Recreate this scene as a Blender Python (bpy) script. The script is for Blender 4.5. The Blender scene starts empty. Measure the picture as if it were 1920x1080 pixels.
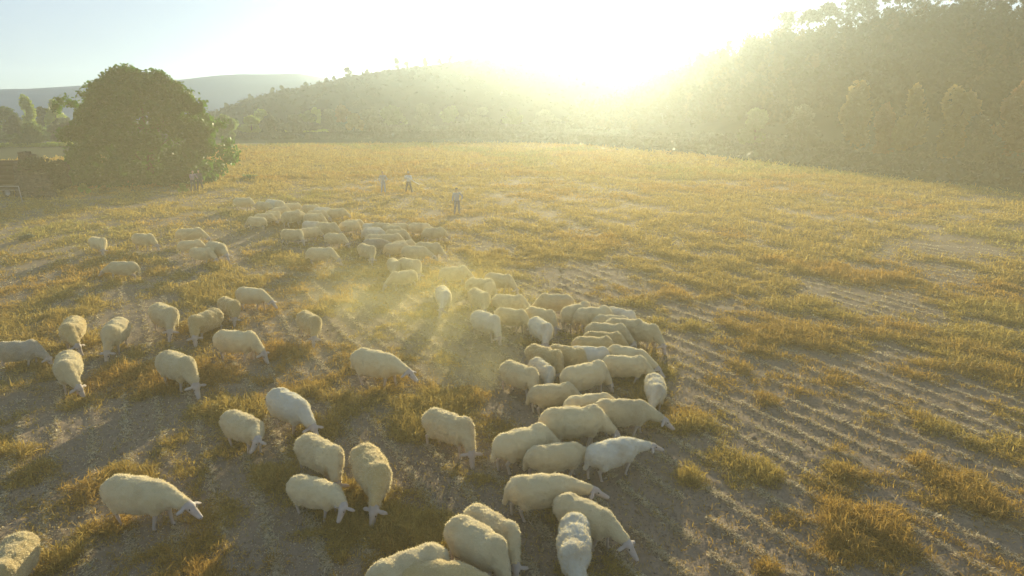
import bpy, math, random
import numpy as np
from mathutils import Vector, Matrix, noise as mnoise
R = math.radians
random.seed(7)
rng = np.random.default_rng(11)
S = bpy.context.scene
COL = S.collection

# ------------------------------------------------------------------ camera, sky, sun, exposure
CAM_H, F, PITCH = 6.7, 1250.0, math.atan(335 / 1250)
cam = bpy.data.cameras.new('camera')
cam.sensor_width = 36; cam.lens = F / 1920 * 36; cam.clip_start = 0.1; cam.clip_end = 6000
camo = bpy.data.objects.new('camera', cam); COL.objects.link(camo)
camo.location = (0, 0, CAM_H); camo.rotation_euler = (math.pi / 2 - PITCH, 0, 0)
S.camera = camo

SUN_AZ, SUN_EL = R(8.0), R(8.7)            # azimuth measured from +Y towards +X
w = bpy.data.worlds.new('World'); S.world = w; w.use_nodes = True
nt = w.node_tree; nt.nodes.clear()
sky = nt.nodes.new('ShaderNodeTexSky'); sky.sky_type = 'NISHITA'; sky.sun_disc = False
sky.sun_elevation = SUN_EL; sky.sun_rotation = SUN_AZ
sky.air_density = 1.0; sky.dust_density = 0.3; sky.ozone_density = 2.0
bg = nt.nodes.new('ShaderNodeBackground'); bg.inputs[1].default_value = 0.15
out = nt.nodes.new('ShaderNodeOutputWorld')
# soft shoulder on the sky radiance (added tone curve that flattens the sky brightness): c -> c*K/(c+K)
va = nt.nodes.new('ShaderNodeVectorMath'); va.operation = 'ADD'; va.inputs[1].default_value = (1.35, 1.72, 2.4)
vm = nt.nodes.new('ShaderNodeVectorMath'); vm.operation = 'MULTIPLY'; vm.inputs[1].default_value = (1.35, 1.72, 2.4)
vd = nt.nodes.new('ShaderNodeVectorMath'); vd.operation = 'DIVIDE'
nt.links.new(sky.outputs[0], va.inputs[0]); nt.links.new(sky.outputs[0], vm.inputs[0])
nt.links.new(vm.outputs[0], vd.inputs[0]); nt.links.new(va.outputs[0], vd.inputs[1])
nt.links.new(vd.outputs[0], bg.inputs[0]); nt.links.new(bg.outputs[0], out.inputs[0])
sun = bpy.data.lights.new('sun', 'SUN'); sun.energy = 3.35; sun.angle = R(0.5); sun.color = (1.0, 0.89, 0.56)
suno = bpy.data.objects.new('sun', sun); COL.objects.link(suno)
sd = Vector((math.sin(SUN_AZ) * math.cos(SUN_EL), math.cos(SUN_AZ) * math.cos(SUN_EL), math.sin(SUN_EL)))
suno.rotation_euler = sd.to_track_quat('Z', 'Y').to_euler()
S.view_settings.view_transform = 'Standard'; S.view_settings.look = 'None'
S.view_settings.exposure = 1.76; S.view_settings.gamma = 1.0
S.cycles.volume_bounces = 1; S.cycles.max_bounces = 6; S.cycles.transparent_max_bounces = 8
S.cycles.volume_step_rate = 2.0; S.cycles.volume_max_steps = 128

VEIL_D = 0.0030
USE_VOL, HAZE_D, HAZE_G = True, 0.00047, 0.75

# ------------------------------------------------------------------ helpers
def ray(px, py):
    d = Vector(((px - 960) / F, math.cos(PITCH) + (540 - py) / F * math.sin(PITCH),
                -math.sin(PITCH) + (540 - py) / F * math.cos(PITCH)))
    return d
def at_z(px, py, z=0.0):
    d = ray(px, py); t = (z - CAM_H) / d.z
    return Vector((d.x * t, d.y * t, z))
def at_y(px, py, Y):
    d = ray(px, py); t = Y / d.y
    return Vector((d.x * t, Y, CAM_H + d.z * t))

def hash2(ix, iy, seed):
    n = (ix.astype(np.int64) * 374761393 + iy.astype(np.int64) * 668265263 + seed * 144269) & 0xFFFFFFFF
    n = ((n ^ (n >> 13)) * 1274126177) & 0xFFFFFFFF
    n = n ^ (n >> 16)
    return (n & 0xFFFFFF) / float(0xFFFFFF)
def vnoise(x, y, seed=0):
    ix = np.floor(x); iy = np.floor(y); fx = x - ix; fy = y - iy
    fx = fx * fx * (3 - 2 * fx); fy = fy * fy * (3 - 2 * fy)
    a = hash2(ix, iy, seed); b = hash2(ix + 1, iy, seed); c = hash2(ix, iy + 1, seed); d = hash2(ix + 1, iy + 1, seed)
    return (a * (1 - fx) + b * fx) * (1 - fy) + (c * (1 - fx) + d * fx) * fy
def fbm(x, y, seed=0, o=4):
    s = 0; a = 0.5; t = 0
    for k in range(o):
        s = s + a * vnoise(x * 2 ** k, y * 2 ** k, seed + k * 17); t += a; a *= 0.5
    return s / t
def sstep(a, b, x):
    t = np.clip((x - a) / (b - a), 0, 1); return t * t * (3 - 2 * t)

def np_mesh(name, V, faces_flat, sizes, mat, parent=None, colors=None, smooth=False, mats=None, midx=None):
    me = bpy.data.meshes.new(name)
    V = np.ascontiguousarray(V, dtype=np.float32).reshape(-1, 3)
    ff = np.ascontiguousarray(faces_flat, dtype=np.int32).ravel()
    sizes = np.ascontiguousarray(sizes, dtype=np.int32)
    me.vertices.add(len(V)); me.vertices.foreach_set('co', V.ravel())
    me.loops.add(len(ff)); me.loops.foreach_set('vertex_index', ff)
    me.polygons.add(len(sizes))
    st = np.concatenate([[0], np.cumsum(sizes)[:-1]]).astype(np.int32)
    me.polygons.foreach_set('loop_start', st); me.polygons.foreach_set('loop_total', sizes)
    if colors is not None:
        ca = me.color_attributes.new('tint', 'FLOAT_COLOR', 'POINT')
        c4 = np.ones((len(V), 4), np.float32); c4[:, :3] = colors
        ca.data.foreach_set('color', c4.ravel())
    me.update(calc_edges=True)
    if smooth: me.polygons.foreach_set('use_smooth', np.ones(len(sizes), bool))
    for m in (mats or [mat]):
        if m: me.materials.append(m)
    if midx is not None: me.polygons.foreach_set('material_index', midx)
    o = bpy.data.objects.new(name, me); COL.objects.link(o)
    if parent: o.parent = parent
    return o
def tag(o, label=None, cat=None, group=None, kind=None):
    if label: o['label'] = label
    if cat: o['category'] = cat
    if group: o['group'] = group
    if kind: o['kind'] = kind
    return o
def empty(name, loc, rz=0, sc=1):
    o = bpy.data.objects.new(name, None); COL.objects.link(o); o.location = loc
    o.rotation_euler = (0, 0, rz); o.scale = (sc, sc, sc); o.empty_display_size = 0.2
    return o

def mat_basic(name, col, rough=0.9, var=0.0, scale=8, trans=0.0, tcol=None, attr=False, bump=0.0, bscale=40, spec=0.1, col2=None):
    m = bpy.data.materials.new(name); m.use_nodes = True
    n = m.node_tree; n.nodes.clear(); L = n.links
    o = n.nodes.new('ShaderNodeOutputMaterial'); p = n.nodes.new('ShaderNodeBsdfPrincipled')
    p.inputs['Roughness'].default_value = rough; p.inputs['Specular IOR Level'].default_value = spec
    src = None
    tc = n.nodes.new('ShaderNodeTexCoord')
    if attr:
        a = n.nodes.new('ShaderNodeVertexColor'); a.layer_name = 'tint'; src = a.outputs[0]
    elif var > 0 or col2:
        nz = n.nodes.new('ShaderNodeTexNoise'); nz.inputs['Scale'].default_value = scale; nz.inputs['Detail'].default_value = 6
        L.new(tc.outputs['Object'], nz.inputs['Vector'])
        mx = n.nodes.new('ShaderNodeMix'); mx.data_type = 'RGBA'
        mr = n.nodes.new('ShaderNodeMapRange'); mr.inputs[1].default_value = 0.3; mr.inputs[2].default_value = 0.7
        L.new(nz.outputs[0], mr.inputs[0]); L.new(mr.outputs[0], mx.inputs[0])
        c2 = col2 or tuple(c * (1 - var) for c in col)
        mx.inputs[6].default_value = (*col, 1); mx.inputs[7].default_value = (*c2, 1); src = mx.outputs[2]
    if src: L.new(src, p.inputs['Base Color'])
    else: p.inputs['Base Color'].default_value = (*col, 1)
    if bump > 0:
        nb = n.nodes.new('ShaderNodeTexNoise'); nb.inputs['Scale'].default_value = bscale; nb.inputs['Detail'].default_value = 5
        L.new(tc.outputs['Object'], nb.inputs['Vector'])
        b = n.nodes.new('ShaderNodeBump'); b.inputs['Strength'].default_value = bump; b.inputs['Distance'].default_value = 0.05
        L.new(nb.outputs[0], b.inputs['Height']); L.new(b.outputs[0], p.inputs['Normal'])
    if trans > 0:
        t = n.nodes.new('ShaderNodeBsdfTranslucent')
        if tcol: t.inputs[0].default_value = (*tcol, 1)
        elif src: L.new(src, t.inputs[0])
        else: t.inputs[0].default_value = (*col, 1)
        ms = n.nodes.new('ShaderNodeMixShader'); ms.inputs[0].default_value = trans
        L.new(p.outputs[0], ms.inputs[1]); L.new(t.outputs[0], ms.inputs[2]); L.new(ms.outputs[0], o.inputs[0])
    else: L.new(p.outputs[0], o.inputs[0])
    return m

# ------------------------------------------------------------------ ground
ROW_AZ = R(-30.0)                                   # direction the plough rows run
rdx, rdy = math.sin(ROW_AZ), math.cos(ROW_AZ)
ROW_SP = 0.66
def row_uv(x, y):                                   # u along the row, v across
    return x * rdx + y * rdy, x * rdy - y * rdx
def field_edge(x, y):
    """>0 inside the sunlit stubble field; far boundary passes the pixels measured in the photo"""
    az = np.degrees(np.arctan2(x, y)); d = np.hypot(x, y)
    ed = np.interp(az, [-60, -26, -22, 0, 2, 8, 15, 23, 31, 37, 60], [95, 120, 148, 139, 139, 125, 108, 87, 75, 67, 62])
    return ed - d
def add_g(val, x, y, px, py, rad, amp, ax=1.0):
    p = at_z(px, py)
    return val + amp * np.exp(-(((x - p.x) / (rad * ax)) ** 2 + ((y - p.y) / rad) ** 2))
def cover(x, y):
    """how densely dry plants stand at a point, 0..1"""
    u, v = row_uv(x, y); d = np.hypot(x, y)
    n = fbm(u * 0.22, v * 0.5, 3, 4); n2 = fbm(u * 0.9 + 9, v * 1.3, 5, 3)
    c = (n - 0.5) * 1.7 + (n2 - 0.5) * 2.4
    az = np.degrees(np.arctan2(x, y))
    base = np.interp(d, [6, 14, 20, 28, 40, 70, 200], [0.18, 0.26, 0.38, 0.48, 0.56, 0.68, 0.8])
    c = c + base
    right = sstep(4, 9, az)
    c = c - right * 0.52 * (1 - sstep(11, 22, d)) + right * .12 * sstep(14, 24, d)
    # trodden track of the flock
    for (px, py, rad, amp) in ((1000, 720, 1.6, -.5), (900, 640, 2.2, -.6), (1080, 860, 1.2, -.7), (1000, 1010, 1.3, -.7), (1200, 960, 1.1, -.8),
                               (800, 560, 3, -.4), (1250, 640, 2.4, -.6), (1100, 530, 3, -.5), (1400, 860, 1.1, -.7), (1350, 1010, 1.1, -.8),
                               (1480, 790, .9, -.6), (240, 800, 1.3, -.7), (560, 1010, 1.2, -.3), (330, 1020, 1.0, -.5), (140, 560, 2.2, -.35),
                               (450, 690, 1.6, -.3), (1820, 470, 3, -.6), (1600, 560, 2.0, -.6), (1690, 545, 1.5, -.5), (1540, 700, 1.0, -.5),
                               (1760, 760, 1.0, -.5), (1420, 520, 2.2, -.45),
                               (1290, 800, .55, 1.1), (1290, 900, .22, 1.5), (1420, 880, .7, .8), (1360, 850, .5, .8), (1480, 910, .5, .8),
                               (1435, 752, .42, 1.2), (1575, 845, .38, 1.2), (1590, 895, .45, 1.1), (1730, 872, .32, 1.2),
                               (1570, 975, .4, 1.0), (1700, 985, .7, .9), (1640, 1020, .6, .7), (1850, 960, .6, 1.0), (1820, 915, .5, .8), (1690, 775, .5, 1.0),
                               (1560, 725, .8, .8), (1850, 700, 1.6, .7), (1480, 630, 1.0, .9), (1440, 1070, .25, 1.2),
                               (45, 850, .32, 1.6), (130, 760, .55, .9), (500, 905, .4, 1.2), (400, 760, .6, .8), (30, 730, .3, .9),
                               (670, 930, .7, .8), (880, 750, .5, .8), (560, 660, 1.0, .6), (600, 1010, .4, .6)):
        c = add_g(c, x, y, px, py, rad, amp)
    return c
def ground_z(x, y):
    u, v = row_uv(x, y); d = np.hypot(x, y)
    wob = (fbm(u * 0.15, v * 0.3, 21, 2) - 0.5) * 0.5
    ph = (v + wob) / ROW_SP * 2 * math.pi
    amp = 0.021 * (1 - sstep(17, 42, d)) * (0.4 + 0.9 * fbm(u * 0.35, v * 0.4, 22, 3))
    z = amp * (np.cos(ph) * 0.7 + 0.3 * np.cos(2 * ph))
    z = z + (fbm(x * 0.12, y * 0.12, 31, 3) - 0.5) * 0.22 * sstep(9, 25, d)
    z = z + (fbm(x * 4.2, y * 4.2, 33, 4) - 0.5) * 0.075 * (1 - sstep(30, 60, d))
    z = z + (vnoise(x * 15, y * 15, 35) - 0.5) * 0.034 * (1 - sstep(14, 28, d))
    return z
def mat_ground():
    m = bpy.data.materials.new('dry_soil'); m.use_nodes = True
    n = m.node_tree; L = n.links; p = n.nodes['Principled BSDF']
    p.inputs['Roughness'].default_value = 1; p.inputs['Specular IOR Level'].default_value = 0.05
    a = n.nodes.new('ShaderNodeVertexColor'); a.layer_name = 'tint'
    tc = n.nodes.new('ShaderNodeTexCoord')
    nz = n.nodes.new('ShaderNodeTexNoise'); nz.inputs['Scale'].default_value = 9; nz.inputs['Detail'].default_value = 8; nz.inputs['Roughness'].default_value = 0.7
    L.new(tc.outputs['Object'], nz.inputs['Vector'])
    mr = n.nodes.new('ShaderNodeMapRange'); mr.inputs[1].default_value = .25; mr.inputs[2].default_value = .75; mr.inputs[3].default_value = 0.72; mr.inputs[4].default_value = 1.25
    L.new(nz.outputs[0], mr.inputs[0])
    mx = n.nodes.new('ShaderNodeMix'); mx.data_type = 'RGBA'; mx.blend_type = 'MULTIPLY'; mx.inputs[0].default_value = 1
    L.new(a.outputs[0], mx.inputs[6]); L.new(mr.outputs[0], mx.inputs[7]); L.new(mx.outputs[2], p.inputs['Base Color'])
    nb = n.nodes.new('ShaderNodeTexNoise'); nb.inputs['Scale'].default_value = 26; nb.inputs['Detail'].default_value = 6
    L.new(tc.outputs['Object'], nb.inputs['Vector'])
    b = n.nodes.new('ShaderNodeBump'); b.inputs['Strength'].default_value = 0.5; b.inputs['Distance'].default_value = 0.03
    L.new(nb.outputs[0], b.inputs['Height']); L.new(b.outputs[0], p.inputs['Normal'])
    return m
def build_ground():
    na, nr = 1000, 760
    az = np.radians(np.linspace(-75, 75, na))
    rr = 3.0 * (1500 / 3.0) ** (np.linspace(0, 1, nr) ** 1.0)
    A, D = np.meshgrid(az, rr)
    X = D * np.sin(A); Y = D * np.cos(A)
    Z = ground_z(X, Y)
    V = np.stack([X, Y, Z], -1).reshape(-1, 3)
    i = np.arange((nr - 1) * (na - 1)); r = i // (na - 1); c = i % (na - 1); b = r * na + c
    Fc = np.stack([b, b + 1, b + na + 1, b + na], 1)
    x, y = V[:, 0], V[:, 1]; d = np.hypot(x, y)
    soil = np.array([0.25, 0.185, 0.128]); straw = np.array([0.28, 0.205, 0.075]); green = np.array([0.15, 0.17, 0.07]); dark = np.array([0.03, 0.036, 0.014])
    cv = sstep(0.1, 0.9, cover(x, y)) * np.interp(d, [8, 30, 80], [0.25, 0.55, 0.85])
    c_ = soil[None] * (1 + 0.25 * (fbm(x * .5, y * .5, 41, 4) - .5))[:, None]
    g = sstep(.45, .75, fbm(x * 0.09, y * 0.05, 43, 4))[:, None]
    st = straw[None] * (1 - .45 * g) + green[None] * .45 * g
    c_ = c_ * (1 - cv[:, None]) + st * cv[:, None]
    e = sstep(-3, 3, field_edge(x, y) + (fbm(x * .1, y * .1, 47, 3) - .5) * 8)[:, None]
    out_c = dark[None] * (1 + 0.9 * (fbm(x * .03, y * .08, 49, 3))[:, None])  # dark green ground outside, with the band's shade put into its colour
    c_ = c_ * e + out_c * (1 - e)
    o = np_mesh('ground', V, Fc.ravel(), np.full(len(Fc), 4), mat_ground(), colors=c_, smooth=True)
    tag(o, 'dry brown ploughed field soil with pale furrow ridges', None, None, 'structure')
    # simple continuation behind the camera so that the sheet goes all round
    V2 = np.array([[-1500, -1500, -.12], [1500, -1500, -.12], [1500, 400, -.12], [-1500, 400, -.12]])
    o2 = np_mesh('ground_apron', V2, [0, 1, 2, 3], [4], mat_basic('soil_plain', (.2, .165, .13))); tag(o2, kind='structure')
build_ground()

# ------------------------------------------------------------------ hills (polar height fields with measured crest lines)
def elev_of(px, py):
    d = ray(px, py); return math.degrees(math.atan2(d.x, d.y)), math.tan(math.atan2(d.z, math.hypot(d.x, d.y)))
def hill(name, label, crest_px, dist_pts, foot_pts, mat_, back=0.5, rough=1.0, seed=1, az_lim=None, crown=0.0, na=420, nr=90, cols=None):
    pts = sorted(elev_of(*p) for p in crest_px)
    ca = [p[0] for p in pts]; ct = [p[1] for p in pts]
    a0, a1 = az_lim
    az = np.linspace(a0, a1, na)
    def fn(az, t):  # t 0 foot .. 1 crest .. >1 behind
        D = np.interp(az, *dist_pts); Fo = np.interp(az, *foot_pts)
        tan = np.interp(az, ca, ct)
        H = CAM_H + tan * D - crown
        H = np.maximum(H, -1)
        d = Fo + (D - Fo) * t
        prof = np.where(t < 1, np.sin(np.clip(t, 0, 1) * math.pi / 2) ** 1.15, 1 - (t - 1) * back)
        z = H * prof
        x = d * np.sin(np.radians(az)); y = d * np.cos(np.radians(az))
        z = z + (fbm(x * .02, y * .02, seed, 4) - .5) * rough * 7 * np.clip(t * (1.15 - t), 0, 1) * 2 - 0.8 * (t <= 0.001)
        z = z + (fbm(x * .12, y * .12, seed + 3, 3) - .5) * rough * 1.0
        return x, y, z
    T = np.linspace(-0.02, 1.6, nr)
    AZ, TT = np.meshgrid(az, T)
    X, Y, Z = fn(AZ, TT)
    V = np.stack([X, Y, Z], -1).reshape(-1, 3)
    i = np.arange((nr - 1) * (na - 1)); r = i // (na - 1); c = i % (na - 1); b = r * na + c
    Fc = np.stack([b, b + 1, b + na + 1, b + na], 1)
    o = np_mesh(name, V, Fc.ravel(), np.full(len(Fc), 4), mat_, smooth=True)
    tag(o, label, None, None, 'structure')
    return fn
m_mtn = mat_basic('mountain_haze_blue', (0.03, 0.08, 0.20), var=.2, scale=.02)  # blue of the far haze is put into the scrub colour
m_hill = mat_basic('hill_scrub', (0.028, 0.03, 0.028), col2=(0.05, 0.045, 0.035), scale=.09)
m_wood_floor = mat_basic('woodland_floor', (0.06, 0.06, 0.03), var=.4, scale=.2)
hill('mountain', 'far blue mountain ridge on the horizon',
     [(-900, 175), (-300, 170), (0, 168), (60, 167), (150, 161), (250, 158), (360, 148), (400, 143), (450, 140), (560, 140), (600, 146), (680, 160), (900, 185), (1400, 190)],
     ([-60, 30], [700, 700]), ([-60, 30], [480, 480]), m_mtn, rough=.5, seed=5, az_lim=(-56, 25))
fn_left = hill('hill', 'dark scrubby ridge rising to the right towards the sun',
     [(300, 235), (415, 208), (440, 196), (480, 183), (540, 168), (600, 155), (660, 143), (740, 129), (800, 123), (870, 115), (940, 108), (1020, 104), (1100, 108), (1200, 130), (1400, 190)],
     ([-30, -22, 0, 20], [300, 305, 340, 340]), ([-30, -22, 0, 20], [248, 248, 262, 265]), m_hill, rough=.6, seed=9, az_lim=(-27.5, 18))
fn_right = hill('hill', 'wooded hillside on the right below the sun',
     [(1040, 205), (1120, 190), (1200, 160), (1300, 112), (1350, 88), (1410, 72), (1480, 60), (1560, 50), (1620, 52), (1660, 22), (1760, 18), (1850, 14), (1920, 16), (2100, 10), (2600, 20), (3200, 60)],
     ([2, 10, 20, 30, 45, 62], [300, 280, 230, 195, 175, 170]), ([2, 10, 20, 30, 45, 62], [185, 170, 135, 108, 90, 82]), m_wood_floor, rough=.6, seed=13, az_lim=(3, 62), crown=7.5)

# ------------------------------------------------------------------ foliage helpers
def leaf_quads(P, size, rngl, up=0.3, elong=1.5):
    """random leaf quads (diamonds) at points P; returns V, flat faces, sizes"""
    n = len(P)
    a = rngl.normal(size=(n, 3)); a /= np.linalg.norm(a, axis=1)[:, None]
    b = rngl.normal(size=(n, 3)); b[:, 2] *= up
    b -= (a * b).sum(1)[:, None] * a; b /= np.linalg.norm(b, axis=1)[:, None] + 1e-9
    s = np.asarray(size)
    if s.ndim == 0: s = np.full(n, float(s))
    s = (s * rngl.uniform(.6, 1.4, n))[:, None]
    V = np.stack([P - a * s * elong * .5, P + b * s * .5 - a * s * .1, P + a * s * elong * .5, P - b * s * .5 - a * s * .1], 1).reshape(-1, 3)
    return V, np.arange(n * 4), np.full(n, 4)
def crown_points(n, cx, cy, z0, z1, rx, ry, rngl, lumps=12, fill=.35, dome=True, bottom_taper=.5):
    """leaf positions clustered in lumps over an uneven crown"""
    pts = []
    per = n // lumps
    for k in range(lumps):
        th = rngl.uniform(0, 2 * math.pi); u = rngl.uniform(0, 1) ** .5 * .72
        v = rngl.uniform(0.08, 1)
        prof = math.sqrt(max(0.02, 1 - (v ** 1.8))) * (bottom_taper + (1 - bottom_taper) * min(1, v * 3))
        c = np.array([cx + math.cos(th) * u * rx * prof, cy + math.sin(th) * u * ry * prof, z0 + (z1 - z0) * v * .86])
        rr = np.array([rx, ry, (z1 - z0) * .55]) * rngl.uniform(.26, .44)
        d = rngl.normal(size=(per, 3)); d /= np.linalg.norm(d, axis=1)[:, None]
        rad = np.where(rngl.random(per) < fill, rngl.random(per) ** .33, rngl.uniform(.85, 1.08, per))
        pts.append(c + d * rr * rad[:, None])
    P = np.concatenate(pts)
    P[:, 2] = np.clip(P[:, 2], z0 * .6 + .05, z1 * 1.03)
    return P
def trunk_mesh(name, parent, h, r, mat_, limbs=5, spread=1.5, rngl=None, limb_from=.3, limb_to=.8):
    V = []; Fq = []
    def tube(pts, rads, seg=7):
        base = len(V)
        for p, rr in zip(pts, rads):
            for k in range(seg):
                t = 2 * math.pi * k / seg; V.append((p[0] + rr * math.cos(t), p[1] + rr * math.sin(t), p[2]))
        for j in range(len(pts) - 1):
            for k in range(seg):
                a = base + j * seg + k; b = base + j * seg + (k + 1) % seg
                Fq.append((a, b, b + seg, a + seg))
    tube([(0, 0, -.1), (0.02 * h, 0, h * .3), (-.01 * h, .02 * h, h * .6), (0, 0, h * .92)], [r * 1.3, r, r * .7, r * .2])
    for k in range(limbs):
        th = k * 2.4 + rngl.uniform(-.4, .4); z = h * rngl.uniform(limb_from, limb_to)
        e = spread * rngl.uniform(.6, 1)
        tube([(0, 0, z), (math.cos(th) * e * .5, math.sin(th) * e * .5, z + h * .1), (math.cos(th) * e, math.sin(th) * e, z + h * .22)], [r * .5, r * .35, r * .1], 5)
    return np_mesh(name, V, np.array(Fq).ravel(), np.full(len(Fq), 4), mat_, parent, smooth=True)
m_bark = mat_basic('bark', (.13, .10, .07), var=.4, scale=6, bump=.5)
def leafmat(name, c, t=.45, tc=None, rough=.55, spec=.3):
    c2 = tuple(x * .7 for x in c)
    return mat_basic(name, c, rough, col2=c2, scale=1.3, trans=t, tcol=tc or tuple(min(1, x * 1.5) for x in c), spec=spec)
m_fig = leafmat('fig_leaves', (.03, .115, .018), .3, (.10, .26, .02), .55, .25)
m_green = leafmat('green_leaves', (.10, .15, .045), .5)
m_lime = leafmat('lime_leaves', (.22, .28, .05), .5)
m_olive = leafmat('olive_leaves', (.10, .12, .075), .35)
m_darkleaf = leafmat('dark_leaves', (.05, .065, .035), .25)
m_autumn = leafmat('autumn_leaves', (.20, .15, .04), .4)
m_orange = leafmat('orange_leaves', (.18, .10, .03), .4)
m_pine = leafmat('pine_needles', (.04, .06, .03), .15)

def tree(label, loc, h, wd, mat_, n=1200, leaf=.35, lumps=9, trunk=.12, group=None, cat='tree', name='broadleaf_tree', seed=0, low=.12, ry=None, shape='round', cap=None):
    rl = np.random.default_rng(seed + 100)
    root = empty(name, loc)
    tag(root, label, cat, group)
    tr = trunk_mesh('trunk', root, h * .85, max(.06, trunk), m_bark, 4, wd * .3, rl)
    if shape == 'pine':
        P = []
        L = 5
        for k in range(L * 2):
            v = .45 + .55 * k / (L * 2 - 1); th = rl.uniform(0, 6.28); rr = wd * .5 * (1.15 - v) * 1.3
            c = np.array([math.cos(th) * rr * .7, math.sin(th) * rr * .7, h * v])
            d = rl.normal(size=(n // (2 * L), 3)) * np.array([wd * .2, wd * .2, h * .035])
            P.append(c + d)
        P = np.concatenate(P)
    elif shape == 'umbrella':
        k = n
        th = rl.uniform(0, 6.28, k); u = np.sqrt(rl.random(k)) * wd * .5
        z = h * .78 + (1 - (u / (wd * .5)) ** 2) * h * .2 + rl.normal(size=k) * h * .03
        lump = .7 + .5 * vnoise(th * 2.5, u, seed)
        P = np.stack([np.cos(th) * u * lump, np.sin(th) * u * lump, z], 1)
    elif shape == 'poplar':
        P = crown_points(n, 0, 0, h * low, h, wd * .5, (ry or wd) * .5, rl, lumps, .4, bottom_taper=.8)
    else:
        P = crown_points(n, 0, 0, h * low, h, wd * .5, (ry or wd) * .5, rl, lumps)
    V, ff, sz = leaf_quads(P, leaf, rl)
    np_mesh('crown', V, ff, sz, mat_, root)
    return root
def on_ground(px, dist):
    az = math.atan2(ray(px, 205).x, ray(px, 205).y)
    return Vector((dist * math.sin(az), dist * math.cos(az), 0))
def h_for(py_top, dist, base=0):                     # height so that the top reaches image row py_top
    return CAM_H + (205 - py_top) / F * dist / math.cos(0) - base

# ---- the big fig-like tree
def big_tree():
    rl = np.random.default_rng(5)
    c = at_z(285, 341); D = c.y
    sc = D / F * 1.03
    root = empty('broad_tree', (c.x, c.y, 0)); tag(root, 'huge dark domed tree with glinting leaves left of the field', 'tree')
    trunk_mesh('trunk', root, 7.5, .32, m_bark, 9, 4.2, rl, .15, .7)
    # outline measured in the photo: (dx px from 285, py)
    prof_y = [120, 135, 160, 185, 215, 250, 290, 330, 358]
    prof_l = [5, 38, 68, 92, 118, 134, 136, 120, 92]
    prof_r = [8, 36, 74, 96, 122, 142, 146, 132, 92]
    P = []
    for k in range(165):
        py = rl.uniform(128, 350); th = rl.uniform(0, 2 * math.pi)
        rl_, rr_ = np.interp(py, prof_y, prof_l), np.interp(py, prof_y, prof_r)
        rad = (rr_ if math.cos(th) > 0 else rl_) * sc * rl.uniform(.74, .95) * (.84 + .32 * float(vnoise(np.array([th * 1.6]), np.array([py * .03]), 8)[0]))
        z = CAM_H + (205 - py) * sc + .0
        z = z * .90
        cc = np.array([math.cos(th) * rad, math.sin(th) * rad * .85, max(.5, z)])
        s = rl.uniform(.7, 1.35)
        m = 330
        d = rl.normal(size=(m, 3)); d /= np.linalg.norm(d, axis=1)[:, None]
        P.append(cc + d * np.array([s, s, s * .8]) * (rl.random(m) ** .35)[:, None])
    m = 9000                                          # inner mass
    py = rl.uniform(140, 350, m); th = rl.uniform(0, 6.28, m); u = np.sqrt(rl.random(m)) * .85
    rad = np.where(np.cos(th) > 0, np.interp(py, prof_y, prof_r), np.interp(py, prof_y, prof_l)) * sc * u * .92
    P.append(np.stack([np.cos(th) * rad, np.sin(th) * rad * .85, np.maximum(.2, (CAM_H + (205 - py) * sc) * .90)], 1))
    # sprigs poking out of the top outline
    for (px, py) in ((272, 128), (262, 140), (285, 138), (220, 152), (235, 147), (302, 145), (325, 150), (350, 158), (200, 160), (140, 182), (128, 196), (160, 190), (180, 172), (375, 172), (395, 190), (430, 225), (436, 260), (440, 290)):
        z = CAM_H + (205 - py) * sc; x = (px - 285) * sc
        d = rl.normal(size=(90, 3)) * np.array([.28, .35, .22])
        P.append(np.array([x * .95, 0, z * .955]) + d)
    P = np.concatenate(P)
    P = P[P[:, 2] > .1]
    V, ff, sz = leaf_quads(P, .27, rl, .3, 1.25)
    np_mesh('crown', V, ff, sz, m_fig, root)
big_tree()

# ---- tree belt beyond the field (centre left), individual trees
GB = 'trees of the belt beyond the field'
belt = [ # px, top py, width px, distance, material, label
 (425, 212, 60, 150, m_green, 'green tree showing behind the right side of the huge domed tree'),
 (468, 216, 52, 190, m_lime, 'pale lime tree just right of the huge domed tree in the far belt'),
 (488, 206, 40, 215, m_lime, 'yellow green treetop rising between lime tree and dark round tree'),
 (512, 214, 56, 185, m_darkleaf, 'dark round tree in the far belt below the ridge'),
 (548, 216, 46, 190, m_olive, 'grey green round tree right of the dark round tree'),
 (575, 208, 44, 215, m_green, 'mid green tree between the grey green tree and slim lime tree'),
 (592, 204, 30, 225, m_lime, 'slim lime green tree standing up in the far belt'),
 (615, 206, 44, 205, m_olive, 'pale olive tree left of the yellow autumn tree'),
 (640, 198, 50, 230, m_orange, 'brownish tree behind the yellow autumn tree'),
 (662, 214, 36, 185, m_autumn, 'bright yellow autumn tree in the far belt'),
 (690, 205, 54, 205, m_olive, 'hazy olive tree right of the yellow autumn tree'),
 (735, 200, 66, 215, m_green, 'broad hazy green tree in the middle of the far belt'),
 (790, 196, 64, 220, m_olive, 'hazy grey tree right of the broad green belt tree'),
 (845, 198, 60, 225, m_green, 'pale green tree near the sun glare in the far belt'),
 (900, 196, 70, 230, m_olive, 'broad pale tree left of the glare below the ridge crest'),
 (960, 200, 66, 235, m_green, 'faint tree inside the left edge of the sun glare'),
 (1025, 205, 66, 240, m_olive, 'faint low tree straight below the sun glare'),
]
for i, (px, top, wpx, D, mt, lb) in enumerate(belt):
    h = h_for(top, D); wd = wpx / F * D
    tree(lb, on_ground(px, D), h, wd, mt, 1500, .55, 10, .18, GB, seed=i, low=.05)
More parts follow.
